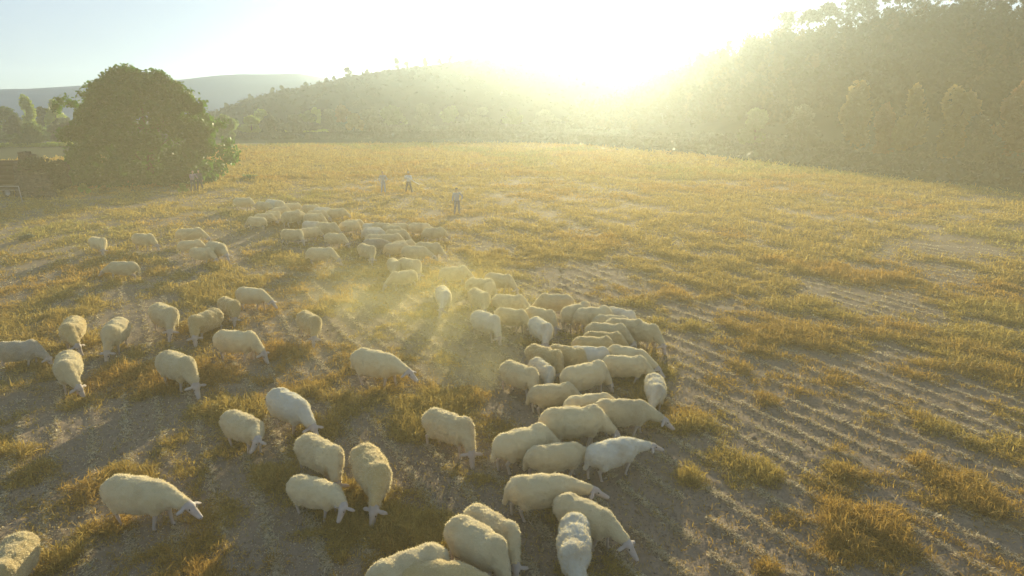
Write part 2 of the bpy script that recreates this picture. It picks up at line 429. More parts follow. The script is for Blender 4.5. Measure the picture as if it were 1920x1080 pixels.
# ---- left background trees
GL = 'trees far left behind the ruin'
for i, (px, top, wpx, D, mt, shp, lb) in enumerate([
 (8, 200, 50, 120, m_green, 'round', 'green tree cut by the left edge of the picture'),
 (48, 186, 30, 125, m_lime, 'poplar', 'tall yellow green poplar against the blue mountain'),
 (78, 200, 30, 130, m_darkleaf, 'round', 'dark low tree between the two yellow green poplars'),
 (102, 190, 34, 125, m_lime, 'poplar', 'yellow green poplar nearest the huge domed tree'),
 (22, 212, 34, 100, m_olive, 'round', 'olive bushy tree left of the tall poplar'),
 (-60, 190, 60, 130, m_green, 'round', 'green tree just outside the left of the orchard'),
 (45, 224, 60, 92, m_green, 'round', 'low spreading green tree in front of the tall poplar'),
 (110, 218, 60, 96, m_olive, 'round', 'low olive tree at the left foot of the huge domed tree crown'),
]):
    if px < 0: continue
    D *= 1.7
    h = h_for(top, D); wd = wpx / F * D
    tree(lb, on_ground(px, D), h, wd, mt, 1600, .5, 9, .15, GL, seed=40 + i, low=.08, shape=shp)
# ---- skyline trees on the left ridge
GS = 'lone trees on the ridge skyline'
az_l = lambda px: math.degrees(math.atan2(ray(px, 205).x, ray(px, 205).y))
sky_l = [(424, 8, 'first small bush at the low left end of the ridge line'), (472, 8, 'small bush partway up the low left ridge line'),
 (515, 9, 'small round tree on the ridge left of the mountain dip'), (533, 10, 'bushy tree beside the small round tree on the ridge'),
 (577, 7, 'tiny bush on the ridge where it crosses the far mountain'), (616, 7, 'low bush on the ridge right of the mountain end'),
 (630, 7, 'low flat bush left of the leaning ridge tree'), (656, 14, 'leaning lone tree standing clear on the ridge'),
 (692, 8, 'small tree on the ridge right of the leaning tree'), (748, 16, 'largest bushy tree on the ridge skyline'),
 (765, 10, 'low tree touching the largest ridge tree'), (800, 12, 'pointed tree in the middle of the ridge skyline'),
 (826, 9, 'small tree right of the pointed ridge tree'), (848, 12, 'second pointed tree on the ridge near the glare'),
 (884, 12, 'hazy ridge tree next to the glare'), (893, 9, 'last faint ridge tree at the edge of the glare')]
for i, (px, hp, lb) in enumerate(sky_l):
    a = az_l(px); x, y, z = fn_left(np.array([a]), np.array([.985]))
    D = math.hypot(x[0], y[0]); h = hp / F * D * 1.25
    tree(lb, (x[0], y[0], z[0] - .4), h, h * random.uniform(.8, 1.2), m_darkleaf, 350, .55, 6, .15, GS, seed=70 + i, low=.2)
# ---- right hillside woodland (one hazy mass) + the trees one can tell apart
def scrub():
    rl = np.random.default_rng(21); N = 1800
    az = rl.uniform(-27, 17, N); t = rl.uniform(.03, 1.0, N); x, y, z = fn_left(az, t)
    r = rl.uniform(.3, 1.0, N); k = 12
    P = np.repeat(np.stack([x, y, z + r * .3], 1), k, 0) + rl.normal(size=(N * k, 3)) * np.repeat(r, k)[:, None] * np.array([.6, .6, .35])
    V, ff, sz = leaf_quads(P, .55, rl)
    o = np_mesh('scrub', V, ff, sz, mat_basic('scrub_leaves', (.028, .03, .022), .9, col2=(.04, .036, .025), scale=.2)); tag(o, 'dark low scrub growing over the ridge', 'scrub', None, 'stuff')
scrub()
def woodland():
    rl = np.random.default_rng(3)
    P = []; S_ = []; Cc = []
    N = 1150
    az = rl.uniform(5, 60, N); t = rl.uniform(0.10, 1.12, N) ** .9
    x, y, z = fn_right(az, t)
    for k in range(N):
        h = rl.uniform(6.5, 9.5); wd = rl.uniform(4.5, 7.5)
        P_ = crown_points(270, x[k], y[k], 0, h, wd * .5, wd * .5, rl, 5, .25)
        P_[:, 2] += z[k] - .3
        P.append(P_)
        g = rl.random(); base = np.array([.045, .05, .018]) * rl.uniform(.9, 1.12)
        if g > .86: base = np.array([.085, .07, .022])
        Cc.append(np.repeat(base[None], len(P_), 0))
    P = np.concatenate(P); C4 = np.repeat(np.concatenate(Cc), 4, 0)
    V, ff, sz = leaf_quads(P, .52, rl)
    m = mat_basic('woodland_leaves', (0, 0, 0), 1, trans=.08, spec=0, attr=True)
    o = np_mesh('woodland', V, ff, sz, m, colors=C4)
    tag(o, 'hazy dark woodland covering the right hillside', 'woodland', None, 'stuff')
woodland()
GA = 'autumn trees at the foot of the wooded hill'
for i, (px, top, wpx, D, mt, lb) in enumerate([
 (1420, 205, 60, 130, m_green, 'pale green tree at the hill foot right of the glare'),
 (1510, 200, 70, 118, m_olive, 'greyish tree at the hill foot left of the yellow trees'),
 (1605, 165, 60, 112, m_autumn, 'yellow autumn tree farthest left of the hill foot group'),
 (1660, 200, 50, 104, m_orange, 'rusty low tree between two yellow autumn trees'),
 (1715, 170, 62, 104, m_autumn, 'tall yellow autumn tree in the middle of the hill foot group'),
 (1798, 168, 72, 100, m_autumn, 'round yellow green autumn tree right of the tall yellow one'),
 (1850, 215, 60, 92, m_olive, 'low olive tree between round yellow tree and orange tree'),
 (1905, 160, 70, 98, m_orange, 'orange autumn tree cut by the right picture edge')]):
    D = D * .97
    h = h_for(top, D); wd = wpx / F * D
    tree(lb, on_ground(px, D), h, wd, mt, 2200, .5, 12, .2, GA, seed=90 + i, low=.1)
GP = 'pines on the skyline of the wooded hill'
for i, (px, top, wpx, shp, lb) in enumerate([
 (1455, 45, 40, 'pine', 'hazy pine on the hill skyline next to the glare'),
 (1500, 40, 36, 'umbrella', 'slim pine with sky showing below its crown'),
 (1532, 30, 42, 'umbrella', 'pine with bare trunk and gap beside it on the skyline'),
 (1575, 24, 46, 'pine', 'bushy pine on the skyline before the notch'),
 (1608, 18, 40, 'pine', 'pine standing at the left lip of the skyline notch'),
 (1660, 2, 44, 'umbrella', 'layered pine at the right lip of the skyline notch'),
 (1700, -6, 60, 'pine', 'broad pine right of the layered pine on the hilltop'),
 (1770, -4, 70, 'pine', 'tall pine in the middle of the hilltop'),
 (1840, 0, 60, 'pine', 'hilltop pine left of the open sky gap'),
 (1900, 2, 60, 'umbrella', 'flat topped hilltop pine at the right picture edge')]):
    a = az_l(px); x, y, z = fn_right(np.array([a]), np.array([.97])); D = math.hypot(x[0], y[0])
    h = CAM_H + (205 - top) / F * y[0] * 1.02 - z[0]; h = max(4, h)
    tree(lb, (x[0], y[0], z[0] - .3), h, wpx / F * D, m_pine, 900, .6, 8, .2, GP, name='pine_tree', cat='pine tree', seed=120 + i, shape=shp)

# ------------------------------------------------------------------ dry plants of the field
def blades(name, label, n, r0, r1, az0, az1, thr, length, width, seed, colorset, lean=.9, power=1.0, use_cover=True, ridge=False, hfac=1.0, clump=.10):
    rl = np.random.default_rng(seed)
    u = rl.random(n * 3)
    r = r0 * (r1 / r0) ** (u ** power)
    az = np.radians(rl.uniform(az0, az1, n * 3))
    x = r * np.sin(az); y = r * np.cos(az)
    if ridge:
        uu, vv = row_uv(x, y)
        wob = (fbm(uu * 0.15, vv * 0.3, 21, 2) - 0.5) * 0.5
        k = np.round((vv + wob) / ROW_SP); tgt = k * ROW_SP - wob + rl.normal(size=len(x)) * .05
        dv = tgt - vv; x = x + dv * rdy; y = y - dv * rdx
        keep = (fbm(uu * 1.1, k * 7.3, 61, 3) > .37) & (field_edge(x, y) > 0)
    else:
        c = cover(x, y) + (rl.random(len(x)) - .5) * .35
        uu, vv = row_uv(x, y); fine = fbm(uu * 1.9, vv * 2.4, 91, 3)
        pk = sstep(thr - .15, thr + .75, c + (fine - .5) * 2.8)
        keep = (rl.random(len(x)) < pk * .96 + .04) & (field_edge(x, y) + rl.normal(size=len(x)) * 1.5 > 0)
    x, y = x[keep][:n], y[keep][:n]
    if hfac < .9:
        kk = np.degrees(np.arctan2(x, y)) + rl.normal(size=len(x)) * 4 < 2; x, y = x[kk], y[kk]
    m = len(x)
    d = np.hypot(x, y)
    # gather into small tufts
    q = clump * (1 + d / 40)
    hx = np.round(x / q) * q; hy = np.round(y / q) * q
    tx = hx + (hash2(hx * 100, hy * 100, 3) - .5) * q; ty = hy + (hash2(hx * 100, hy * 100, 4) - .5) * q
    if not ridge:
        mixk = rl.random(m) < .6
        x = np.where(mixk, tx + rl.normal(size=m) * q * .25, x); y = np.where(mixk, ty + rl.normal(size=m) * q * .25, y)
    z = ground_z(x, y)
    cc = cover(x, y)
    hloc = (0.45 + 0.75 * sstep(thr, thr + .9, cc)) if not ridge else 1
    L = length * rl.uniform(.4, 1.3, m) * hloc * hfac * (1 + d / 160)
    th = rl.uniform(0, 2 * math.pi, m)
    el = np.abs(rl.normal(size=m)) * (R(36) if not ridge else R(14)) + R(6)
    el = np.clip(el, R(4), R(86))
    dx, dy, dz = np.cos(th) * np.cos(el), np.sin(th) * np.cos(el), np.sin(el)
    th2 = th + rl.normal(size=m) * .9
    el2 = el - rl.uniform(-.2, 1.2, m) * lean
    ex, ey, ez = np.cos(th2) * np.cos(el2), np.sin(th2) * np.cos(el2), np.sin(el2)
    wv = width * rl.uniform(.6, 1.4, m) * (1 + d / 11)
    sx, sy = -np.sin(th), np.cos(th)
    z0 = z + rl.random(m) * (.10 * hfac if not ridge else .02) * hloc
    A = np.stack([x, y, z0], 1); side = np.stack([sx * wv, sy * wv, rl.normal(size=m) * wv * .6], 1) * .5
    B = A + np.stack([dx, dy, dz], 1) * (L * .55)[:, None]
    C = B + np.stack([ex, ey, ez], 1) * (L * .5)[:, None]
    C[:, 2] = np.maximum(C[:, 2], z + .01)
    V = np.stack([A - side, A + side, B + side * .8, B - side * .8, C], 1).reshape(-1, 3)
    i = np.arange(m) * 5
    Fq = np.stack([i, i + 1, i + 2, i + 3], 1); Ft = np.stack([i + 3, i + 2, i + 4], 1)
    ff = np.concatenate([Fq.ravel(), Ft.ravel()]); sz = np.concatenate([np.full(m, 4), np.full(m, 3)])
    # tint: broad zones + per-blade variation
    cs = np.array(colorset)
    zone = fbm(x * .25, y * .25, 71, 4); gz = fbm(x * .12 + 5, y * .06, 73, 4)
    pick = rl.random(m)
    col = cs[0] * (1 - pick[:, None]) + cs[1] * pick[:, None]
    oz = sstep(.5, .68, zone)[:, None]; col = col * (1 - oz * .5) + cs[2] * oz * .5
    gg = sstep(.5, .66, gz)[:, None]; gg = gg * np.interp(d, [8, 30, 60], [.08, .25, .7])[:, None]
    grn = rl.random(m)[:, None] < .75
    col = np.where(grn, col * (1 - gg) + cs[3] * gg, col)
    col = col * rl.uniform(.7, 1.25, m)[:, None]
    col = np.clip(col, 0, .9)
    o = np_mesh(name, V, ff, sz, M_STRAW, colors=np.repeat(col, 5, 0))
    tag(o, label, 'dry plants', None, 'stuff')
    return o
M_STRAW = mat_basic('straw', (0, 0, 0), .75, trans=.42, attr=True, spec=.2)
CS = [(.41, .275, .06), (.47, .345, .10), (.45, .235, .045), (.24, .25, .055)]
CSr = [(.55, .45, .28), (.66, .56, .38), (.55, .42, .26), (.45, .42, .22)]
blades('dry_grass', 'golden dry plants standing in tangled tufts over the near field', 380000, 6.2, 32, -47, 47, .22, .19, .0055, 1, CS, clump=.12)
blades('dry_grass', 'golden dry grass covering the middle of the field', 230000, 30, 75, -45, 45, .24, .19, .008, 2, CS, clump=.3)
blades('dry_grass', 'yellow green grass covering the far part of the field', 150000, 70, 140, -44, 44, -.1, .24, .010, 3, CS, clump=.5)
blades('straw_litter', 'small dead stalks scattered over the bare soil', 90000, 6.2, 34, -47, 47, -2, .07, .006, 6, CSr, hfac=.35, clump=.25)
blades('straw_litter', 'pale stalks and litter lying along the plough ridges', 190000, 6.2, 40, -47, 47, 0, .07, .006, 4, CSr, ridge=True)

def clods(n=42000):
    rl = np.random.default_rng(17); r = 6.2 * (30 / 6.2) ** rl.random(n); az = np.radians(rl.uniform(-46, 46, n)); x = r * np.sin(az); y = r * np.cos(az)
    k = fbm(x * .7, y * .7, 55, 3) + rl.normal(size=n) * .12 > .47; x, y, r = x[k], y[k], r[k]; m = len(x)
    sz_ = rl.uniform(.008, .022, m) * (1 + (rl.random(m) > .97) * 1.4); z = ground_z(x, y)
    base = np.array([[1, 0, 0], [0, 1, 0], [-1, 0, 0], [0, -1, 0], [0, 0, .8], [0, 0, -.6]], float)
    V = base[None] * sz_[:, None, None] * rl.uniform(.6, 1.4, (m, 6, 1)); th = rl.uniform(0, 6.28, m); c, s_ = np.cos(th)[:, None], np.sin(th)[:, None]
    V = np.stack([V[..., 0] * c - V[..., 1] * s_, V[..., 0] * s_ + V[..., 1] * c, V[..., 2]], -1) + np.stack([x, y, z + sz_ * .25], 1)[:, None]
    f = np.array([[0, 1, 4], [1, 2, 4], [2, 3, 4], [3, 0, 4], [1, 0, 5], [2, 1, 5], [3, 2, 5], [0, 3, 5]]); Fc = (f[None] + np.arange(m)[:, None, None] * 6).reshape(-1, 3)
    o = np_mesh('soil_clods', V.reshape(-1, 3), Fc.ravel(), np.full(len(Fc), 3), mat_basic('clod_soil', (.27, .20, .14), 1, col2=(.20, .15, .11), scale=3)); tag(o, 'small broken earth clods and stones on the bare soil', 'clods', None, 'stuff')
clods()

# ------------------------------------------------------------------ primitives -> one continuous skin (voxel remesh)
def ico(center, rad, rot=None, sub=2):
    import bmesh
    bm = bmesh.new(); bmesh.ops.create_icosphere(bm, subdivisions=sub, radius=1)
    V = np.array([v.co[:] for v in bm.verts]); Fc = np.array([[v.index for v in f.verts] for f in bm.faces]); bm.free()
    V = V * np.array(rad)
    if rot is not None: V = V @ np.array(rot.to_3x3()).T
    return V + np.array(center), Fc
def capsule(p0, p1, r0, r1, seg=12, flat=1.0):
    p0, p1 = Vector(p0), Vector(p1); ax = (p1 - p0); ln = ax.length; ax.normalize()
    q = ax.to_track_quat('Z', 'Y').to_matrix()
    rings = []
    for t in (-1, -.8, -.45, 0): rings.append((t * r0, r0 * math.sqrt(max(0, 1 - t * t)) + 1e-4))
    for t in (0, .45, .8, 1): rings.append((ln + t * r1, r1 * math.sqrt(max(0, 1 - t * t)) + 1e-4))
    V = []
    for z, r in rings:
        for k in range(seg):
            a = 2 * math.pi * k / seg; V.append(p0 + q @ Vector((r * math.cos(a), r * math.sin(a) * flat, z)))
    n = len(rings); Fc = []
    for j in range(n - 1):
        for k in range(seg):
            a = j * seg + k; b = j * seg + (k + 1) % seg
            Fc.append((a, b, b + seg)); Fc.append((a, b + seg, a + seg))
    for k in range(1, seg - 1):
        Fc.append((0, k + 1, k)); e = (n - 1) * seg; Fc.append((e, e + k, e + k + 1))
    return np.array([v[:] for v in V]), np.array(Fc)
def merged(prims, voxel, smooth=4, fac=.5):
    Vs, Fs, o = [], [], 0
    for V, Fc in prims:
        Vs.append(V); Fs.append(Fc + o); o += len(V)
    me = bpy.data.meshes.new('tmp'); me.from_pydata(np.concatenate(Vs).tolist(), [], np.concatenate(Fs).tolist()); me.update()
    ob = bpy.data.objects.new('tmp', me); COL.objects.link(ob)
    rm = ob.modifiers.new('r', 'REMESH'); rm.mode = 'VOXEL'; rm.voxel_size = voxel
    if smooth:
        sm = ob.modifiers.new('s', 'SMOOTH'); sm.iterations = smooth; sm.factor = fac
    dg = bpy.context.evaluated_depsgraph_get(); ev = ob.evaluated_get(dg)
    res = bpy.data.meshes.new_from_object(ev)
    bpy.data.objects.remove(ob); bpy.data.meshes.remove(me)
    V = np.empty(len(res.vertices) * 3, np.float32); res.vertices.foreach_get('co', V); V = V.reshape(-1, 3)
    N = np.empty(len(res.vertices) * 3, np.float32); res.vertices.foreach_get('normal', N); N = N.reshape(-1, 3)
    Fq = np.empty(len(res.loops), np.int32); res.loops.foreach_get('vertex_index', Fq)
    sz = np.empty(len(res.polygons), np.int32); res.polygons.foreach_get('loop_total', sz)
    bpy.data.meshes.remove(res)
    return V, N, Fq, sz

# ------------------------------------------------------------------ sheep
m_face = mat_basic('sheep_skin', (.56, .48, .41), .8, col2=(.46, .37, .30), scale=9, trans=.12, tcol=(.8, .5, .35))
m_hoof = mat_basic('hoof', (.10, .08, .06), .6)
m_eye = mat_basic('eye', (.02, .015, .01), .25, spec=.5)
def wool_mat(name, c, c2, tr=.06):
    m = mat_basic(name, c, 1, col2=c2, scale=5, trans=tr, tcol=(.9, .78, .48), bump=.7, bscale=60, spec=0)
    p = [n for n in m.node_tree.nodes if n.type == 'BSDF_PRINCIPLED'][0]
    nd_, L = m.node_tree.nodes, m.node_tree.links
    src = p.inputs['Base Color'].links[0].from_socket           # every animal its own shade, plus patchy stains
    oi = nd_.new('ShaderNodeObjectInfo'); mr = nd_.new('ShaderNodeMapRange'); mr.inputs[3].default_value = .80; mr.inputs[4].default_value = 1.06
    L.new(oi.outputs['Random'], mr.inputs[0])
    mx = nd_.new('ShaderNodeMix'); mx.data_type = 'RGBA'; mx.blend_type = 'MULTIPLY'; mx.inputs[0].default_value = 1
    L.new(src, mx.inputs[6]); L.new(mr.outputs[0], mx.inputs[7])
    tc2 = nd_.new('ShaderNodeTexCoord'); va_ = nd_.new('ShaderNodeVectorMath'); va_.operation = 'ADD'; L.new(tc2.outputs['Object'], va_.inputs[0]); L.new(oi.outputs['Location'], va_.inputs[1])
    nz2 = nd_.new('ShaderNodeTexNoise'); nz2.inputs['Scale'].default_value = 2.2; nz2.inputs['Detail'].default_value = 4; L.new(va_.outputs[0], nz2.inputs['Vector'])
    m3 = nd_.new('ShaderNodeMapRange'); m3.inputs[1].default_value = .52; m3.inputs[2].default_value = .75; m3.inputs[4].default_value = .7; L.new(nz2.outputs[0], m3.inputs[0])
    mx2 = nd_.new('ShaderNodeMix'); mx2.data_type = 'RGBA'; L.new(m3.outputs[0], mx2.inputs[0]); L.new(mx.outputs[2], mx2.inputs[6]); mx2.inputs[7].default_value = (.50, .36, .20, 1)
    L.new(mx2.outputs[2], p.inputs['Base Color'])
    p.inputs['Sheen Weight'].default_value = .6; p.inputs['Sheen Roughness'].default_value = .35; p.inputs['Sheen Tint'].default_value = (1, .95, .82, 1)
    return m
m_wool = wool_mat('wool', (.84, .675, .39), (.77, .59, .32))
m_wool2 = wool_mat('yellowed_wool', (.72, .53, .25), (.62, .44, .19))
m_wool3 = wool_mat('pale_wool', (.87, .80, .64), (.80, .71, .53))
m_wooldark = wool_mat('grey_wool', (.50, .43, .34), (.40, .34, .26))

m_locks = wool_mat('wool_locks', (.84, .71, .46), (.78, .64, .39), .5)
def make_variant(seed, npitch, nyaw, hpitch, hyaw, girth=1.0, stride=(0, 0, 0, 0), shag=1.0, tail=True, arch=0.0):
    """returns (body mesh data, fleece mesh data); +X forward, feet on z=0"""
    rl = np.random.default_rng(seed)
    def dirv(p, y): return Vector((math.cos(p) * math.cos(y), math.cos(p) * math.sin(y), math.sin(p)))
    g = girth * 1.07
    B = Vector((.40, 0, .585)); nd = dirv(R(npitch), R(nyaw)); N = B + nd * .40
    hd = dirv(R(hpitch), R(nyaw + hyaw)); side = Vector((-math.sin(R(nyaw + hyaw)), math.cos(R(nyaw + hyaw)), 0)); hup = hd.cross(side) * -1
    if hup.z < 0: hup = -hup
    rotH = Matrix((hd, side, hup)).transposed()
    skull = N + hd * .05
    prims = [ico((0, 0, .52), (.40, .19, .19)), ico((.27, 0, .52), (.20, .16, .20)), ico((-.28, 0, .54), (.20, .17, .18)),
             capsule(B - nd * .05, N, .12, .075),
             ico(skull, (.10, .068, .078), rotH), capsule(skull + hd * .05 - hup * .012, skull + hd * .205 - hup * .025, .060, .040),
             ico(skull + hd * .22 - hup * .02, (.038, .038, .033), rotH)]
    for s in (1, -1):
        e0 = skull - hd * .02 + side * s * .06 + hup * .02
        ed = (side * s * 1.0 - hup * .38 - hd * .12 + Vector((0, 0, -.25))).normalized()
        en = ed.cross(hd).normalized(); em = en.cross(ed).normalized()
        rotE = Matrix((ed, em, en)).transposed()
        prims.append(ico(e0 + ed * .078, (.095, .040, .015), rotE))
    ft = []
    for k, s in enumerate((1, -1)):
        st = stride[k]
        pts = [(.30, s * .10, .46), (.31 + st * .45, s * .105, .27), (.29 + st, s * .10, .07)]
        prims += [capsule(pts[0], pts[1], .062, .036), capsule(pts[1], pts[2], .031, .024)]
        ft.append(pts[2])
        st = stride[2 + k]
        pts = [(-.30, s * .11, .50), (-.23 + st * .3, s * .12, .37), (-.39 + st * .7, s * .105, .25), (-.36 + st, s * .10, .07)]
        prims += [capsule(pts[0], pts[1], .10, .07), capsule(pts[1], pts[2], .065, .034), capsule(pts[2], pts[3], .031, .024)]
        ft.append(pts[3])
    for f in ft: prims.append(capsule((f[0], f[1], .06), (f[0] + .025, f[1], .022), .027, .03))
    V, Nn, Fq, sz = merged(prims, .0145, 3)
    V[:, 2] = np.maximum(V[:, 2], 0)
    st_ = np.concatenate([[0], np.cumsum(sz)[:-1]])
    fz = V[Fq[st_], 2]; mi = np.where(fz < .045, 1, 0)
    # eyes and nostrils
    ex = []
    for s in (1, -1):
        ex.append(ico(skull + hd * .055 + side * s * .056 + hup * .022, (.015, .009, .012), rotH, 1))
        ex.append(ico(skull + hd * .246 + side * s * .015 - hup * .012, (.008, .006, .006), rotH, 1))
    for ve, fe in ex:
        Fq = np.concatenate([Fq, (fe + len(V)).ravel()]); sz = np.concatenate([sz, np.full(len(fe), 3)]); mi = np.concatenate([mi, np.full(len(fe), 2)]); V = np.concatenate([V, ve])
    body = (V, Fq, sz, mi)
    # fleece
    fp = [ico((-.02, 0, .545 + arch), (.46, .255 * g, .245 * g)), ico((.22, 0, .545), (.27, .23 * g, .235 * g)),
          ico((-.30, 0, .57), (.25, .235 * g, .225 * g)), ico((-.04, 0, .45), (.38, .22 * g, .19 * g)), ico((.38, 0, .53), (.17, .15, .175)),
          capsule(B - nd * .10 + Vector((0, 0, .01)), N - nd * .07, .17, .088), ico(N - nd * .06 + Vector((0, 0, .008)), (.088, .084, .088))]
    for s in (1, -1):
        fp.append(capsule((-.31, s * .12, .50), (-.26, s * .13, .36), .12, .085)); fp.append(capsule((.30, s * .11, .47), (.31, s * .11, .36), .095, .062))
    if tail: fp.append(capsule((-.52, 0, .60), (-.57, 0, .34), .052, .035))
    V, Nn, Fq, sz = merged(fp, .026, 11)
    off = rl.uniform(0, 50, 3); disp = np.empty(len(V))
    for i in range(len(V)):
        p = V[i] + off
        a = mnoise.noise(Vector((p[0] * 5, p[1] * 5, p[2] * 5))); b = mnoise.noise(Vector((p[0] * 14, p[1] * 22, p[2] * 12))); c = abs(mnoise.noise(Vector((p[0] * 28, p[1] * 30, p[2] * 30))))
        disp[i] = .013 * a + .014 * b * shag - .013 * c * shag + .014
    V = V + Nn * disp[:, None]
    # wool locks standing off the fleece
    st_ = np.concatenate([[0], np.cumsum(sz)[:-1]]); nf = len(sz)
    NL = int(3600 * min(1.5, shag))
    pick = rl.integers(0, nf, NL)
    a = V[Fq[st_[pick]]]; b = V[Fq[st_[pick] + 1]]; c = V[Fq[st_[pick] + 2]]
    w1 = rl.random(NL)[:, None]; w2 = rl.random(NL)[:, None]
    P = a * (1 - w1) + b * w1; P = P * (1 - w2) + c * w2
    nn = Nn[Fq[st_[pick]]]
    dr = nn * 1.0 + np.array([-.25, 0, -.45]) + rl.normal(size=(NL, 3)) * .35; dr /= np.linalg.norm(dr, axis=1)[:, None]
    Lk = (rl.uniform(.010, .027, NL) * (.7 + .5 * shag))[:, None]
    sd_ = np.cross(dr, rl.normal(size=(NL, 3))); sd_ /= np.linalg.norm(sd_, axis=1)[:, None]; wk = rl.uniform(.003, .007, NL)[:, None]
    LV = np.stack([P - sd_ * wk - nn * .006, P + sd_ * wk - nn * .006, P + dr * Lk], 1).reshape(-1, 3)
    o = len(V)
    Fq2 = np.concatenate([Fq, np.arange(NL * 3) + o]); sz2 = np.concatenate([sz, np.full(NL, 3)]); V2 = np.concatenate([V, LV])
    return body, (V2, Fq2, sz2, np.concatenate([np.zeros(nf, int), np.ones(NL, int)]))
VARS = {}
def variant_objs(key, **kw):
    body, fl = make_variant(**kw)
    b = np_mesh('sheep', body[0], body[1], body[2], None, mats=[m_face, m_hoof, m_eye], midx=body[3], smooth=True)
    f = np_mesh('fleece', fl[0], fl[1], fl[2], None, mats=[m_wool, m_locks], midx=fl[3], smooth=True)
    f.parent = b
    VARS[key] = (b, f)
variant_objs('g', seed=1, npitch=-42, nyaw=-8, hpitch=-62, hyaw=-5, stride=(.05, -.07, -.06, .05))
variant_objs('gr', seed=2, npitch=-42, nyaw=-32, hpitch=-58, hyaw=-12, stride=(-.06, .06, .04, -.07), shag=1.3)
variant_objs('gl', seed=3, npitch=-42, nyaw=30, hpitch=-58, hyaw=12, stride=(.06, -.05, -.06, .06))
variant_objs('d', seed=4, npitch=-56, nyaw=-12, hpitch=-66, hyaw=0, girth=1.05, stride=(-.04, .08, .06, -.04), shag=.9, arch=.012)
variant_objs('r', seed=5, npitch=-26, nyaw=-5, hpitch=-38, hyaw=-8, stride=(.08, -.08, -.08, .08), shag=.8)
variant_objs('l', seed=6, npitch=-10, nyaw=-8, hpitch=-20, hyaw=-12, stride=(.09, -.06, -.09, .07), shag=.9)
variant_objs('f', seed=7, npitch=2, nyaw=-30, hpitch=-42, hyaw=-55, stride=(.04, -.06, -.05, .06), shag=1.0)
variant_objs('s', seed=8, npitch=-14, nyaw=-6, hpitch=-30, hyaw=-20, girth=1.02, stride=(.05, -.05, -.03, .06), shag=1.9)
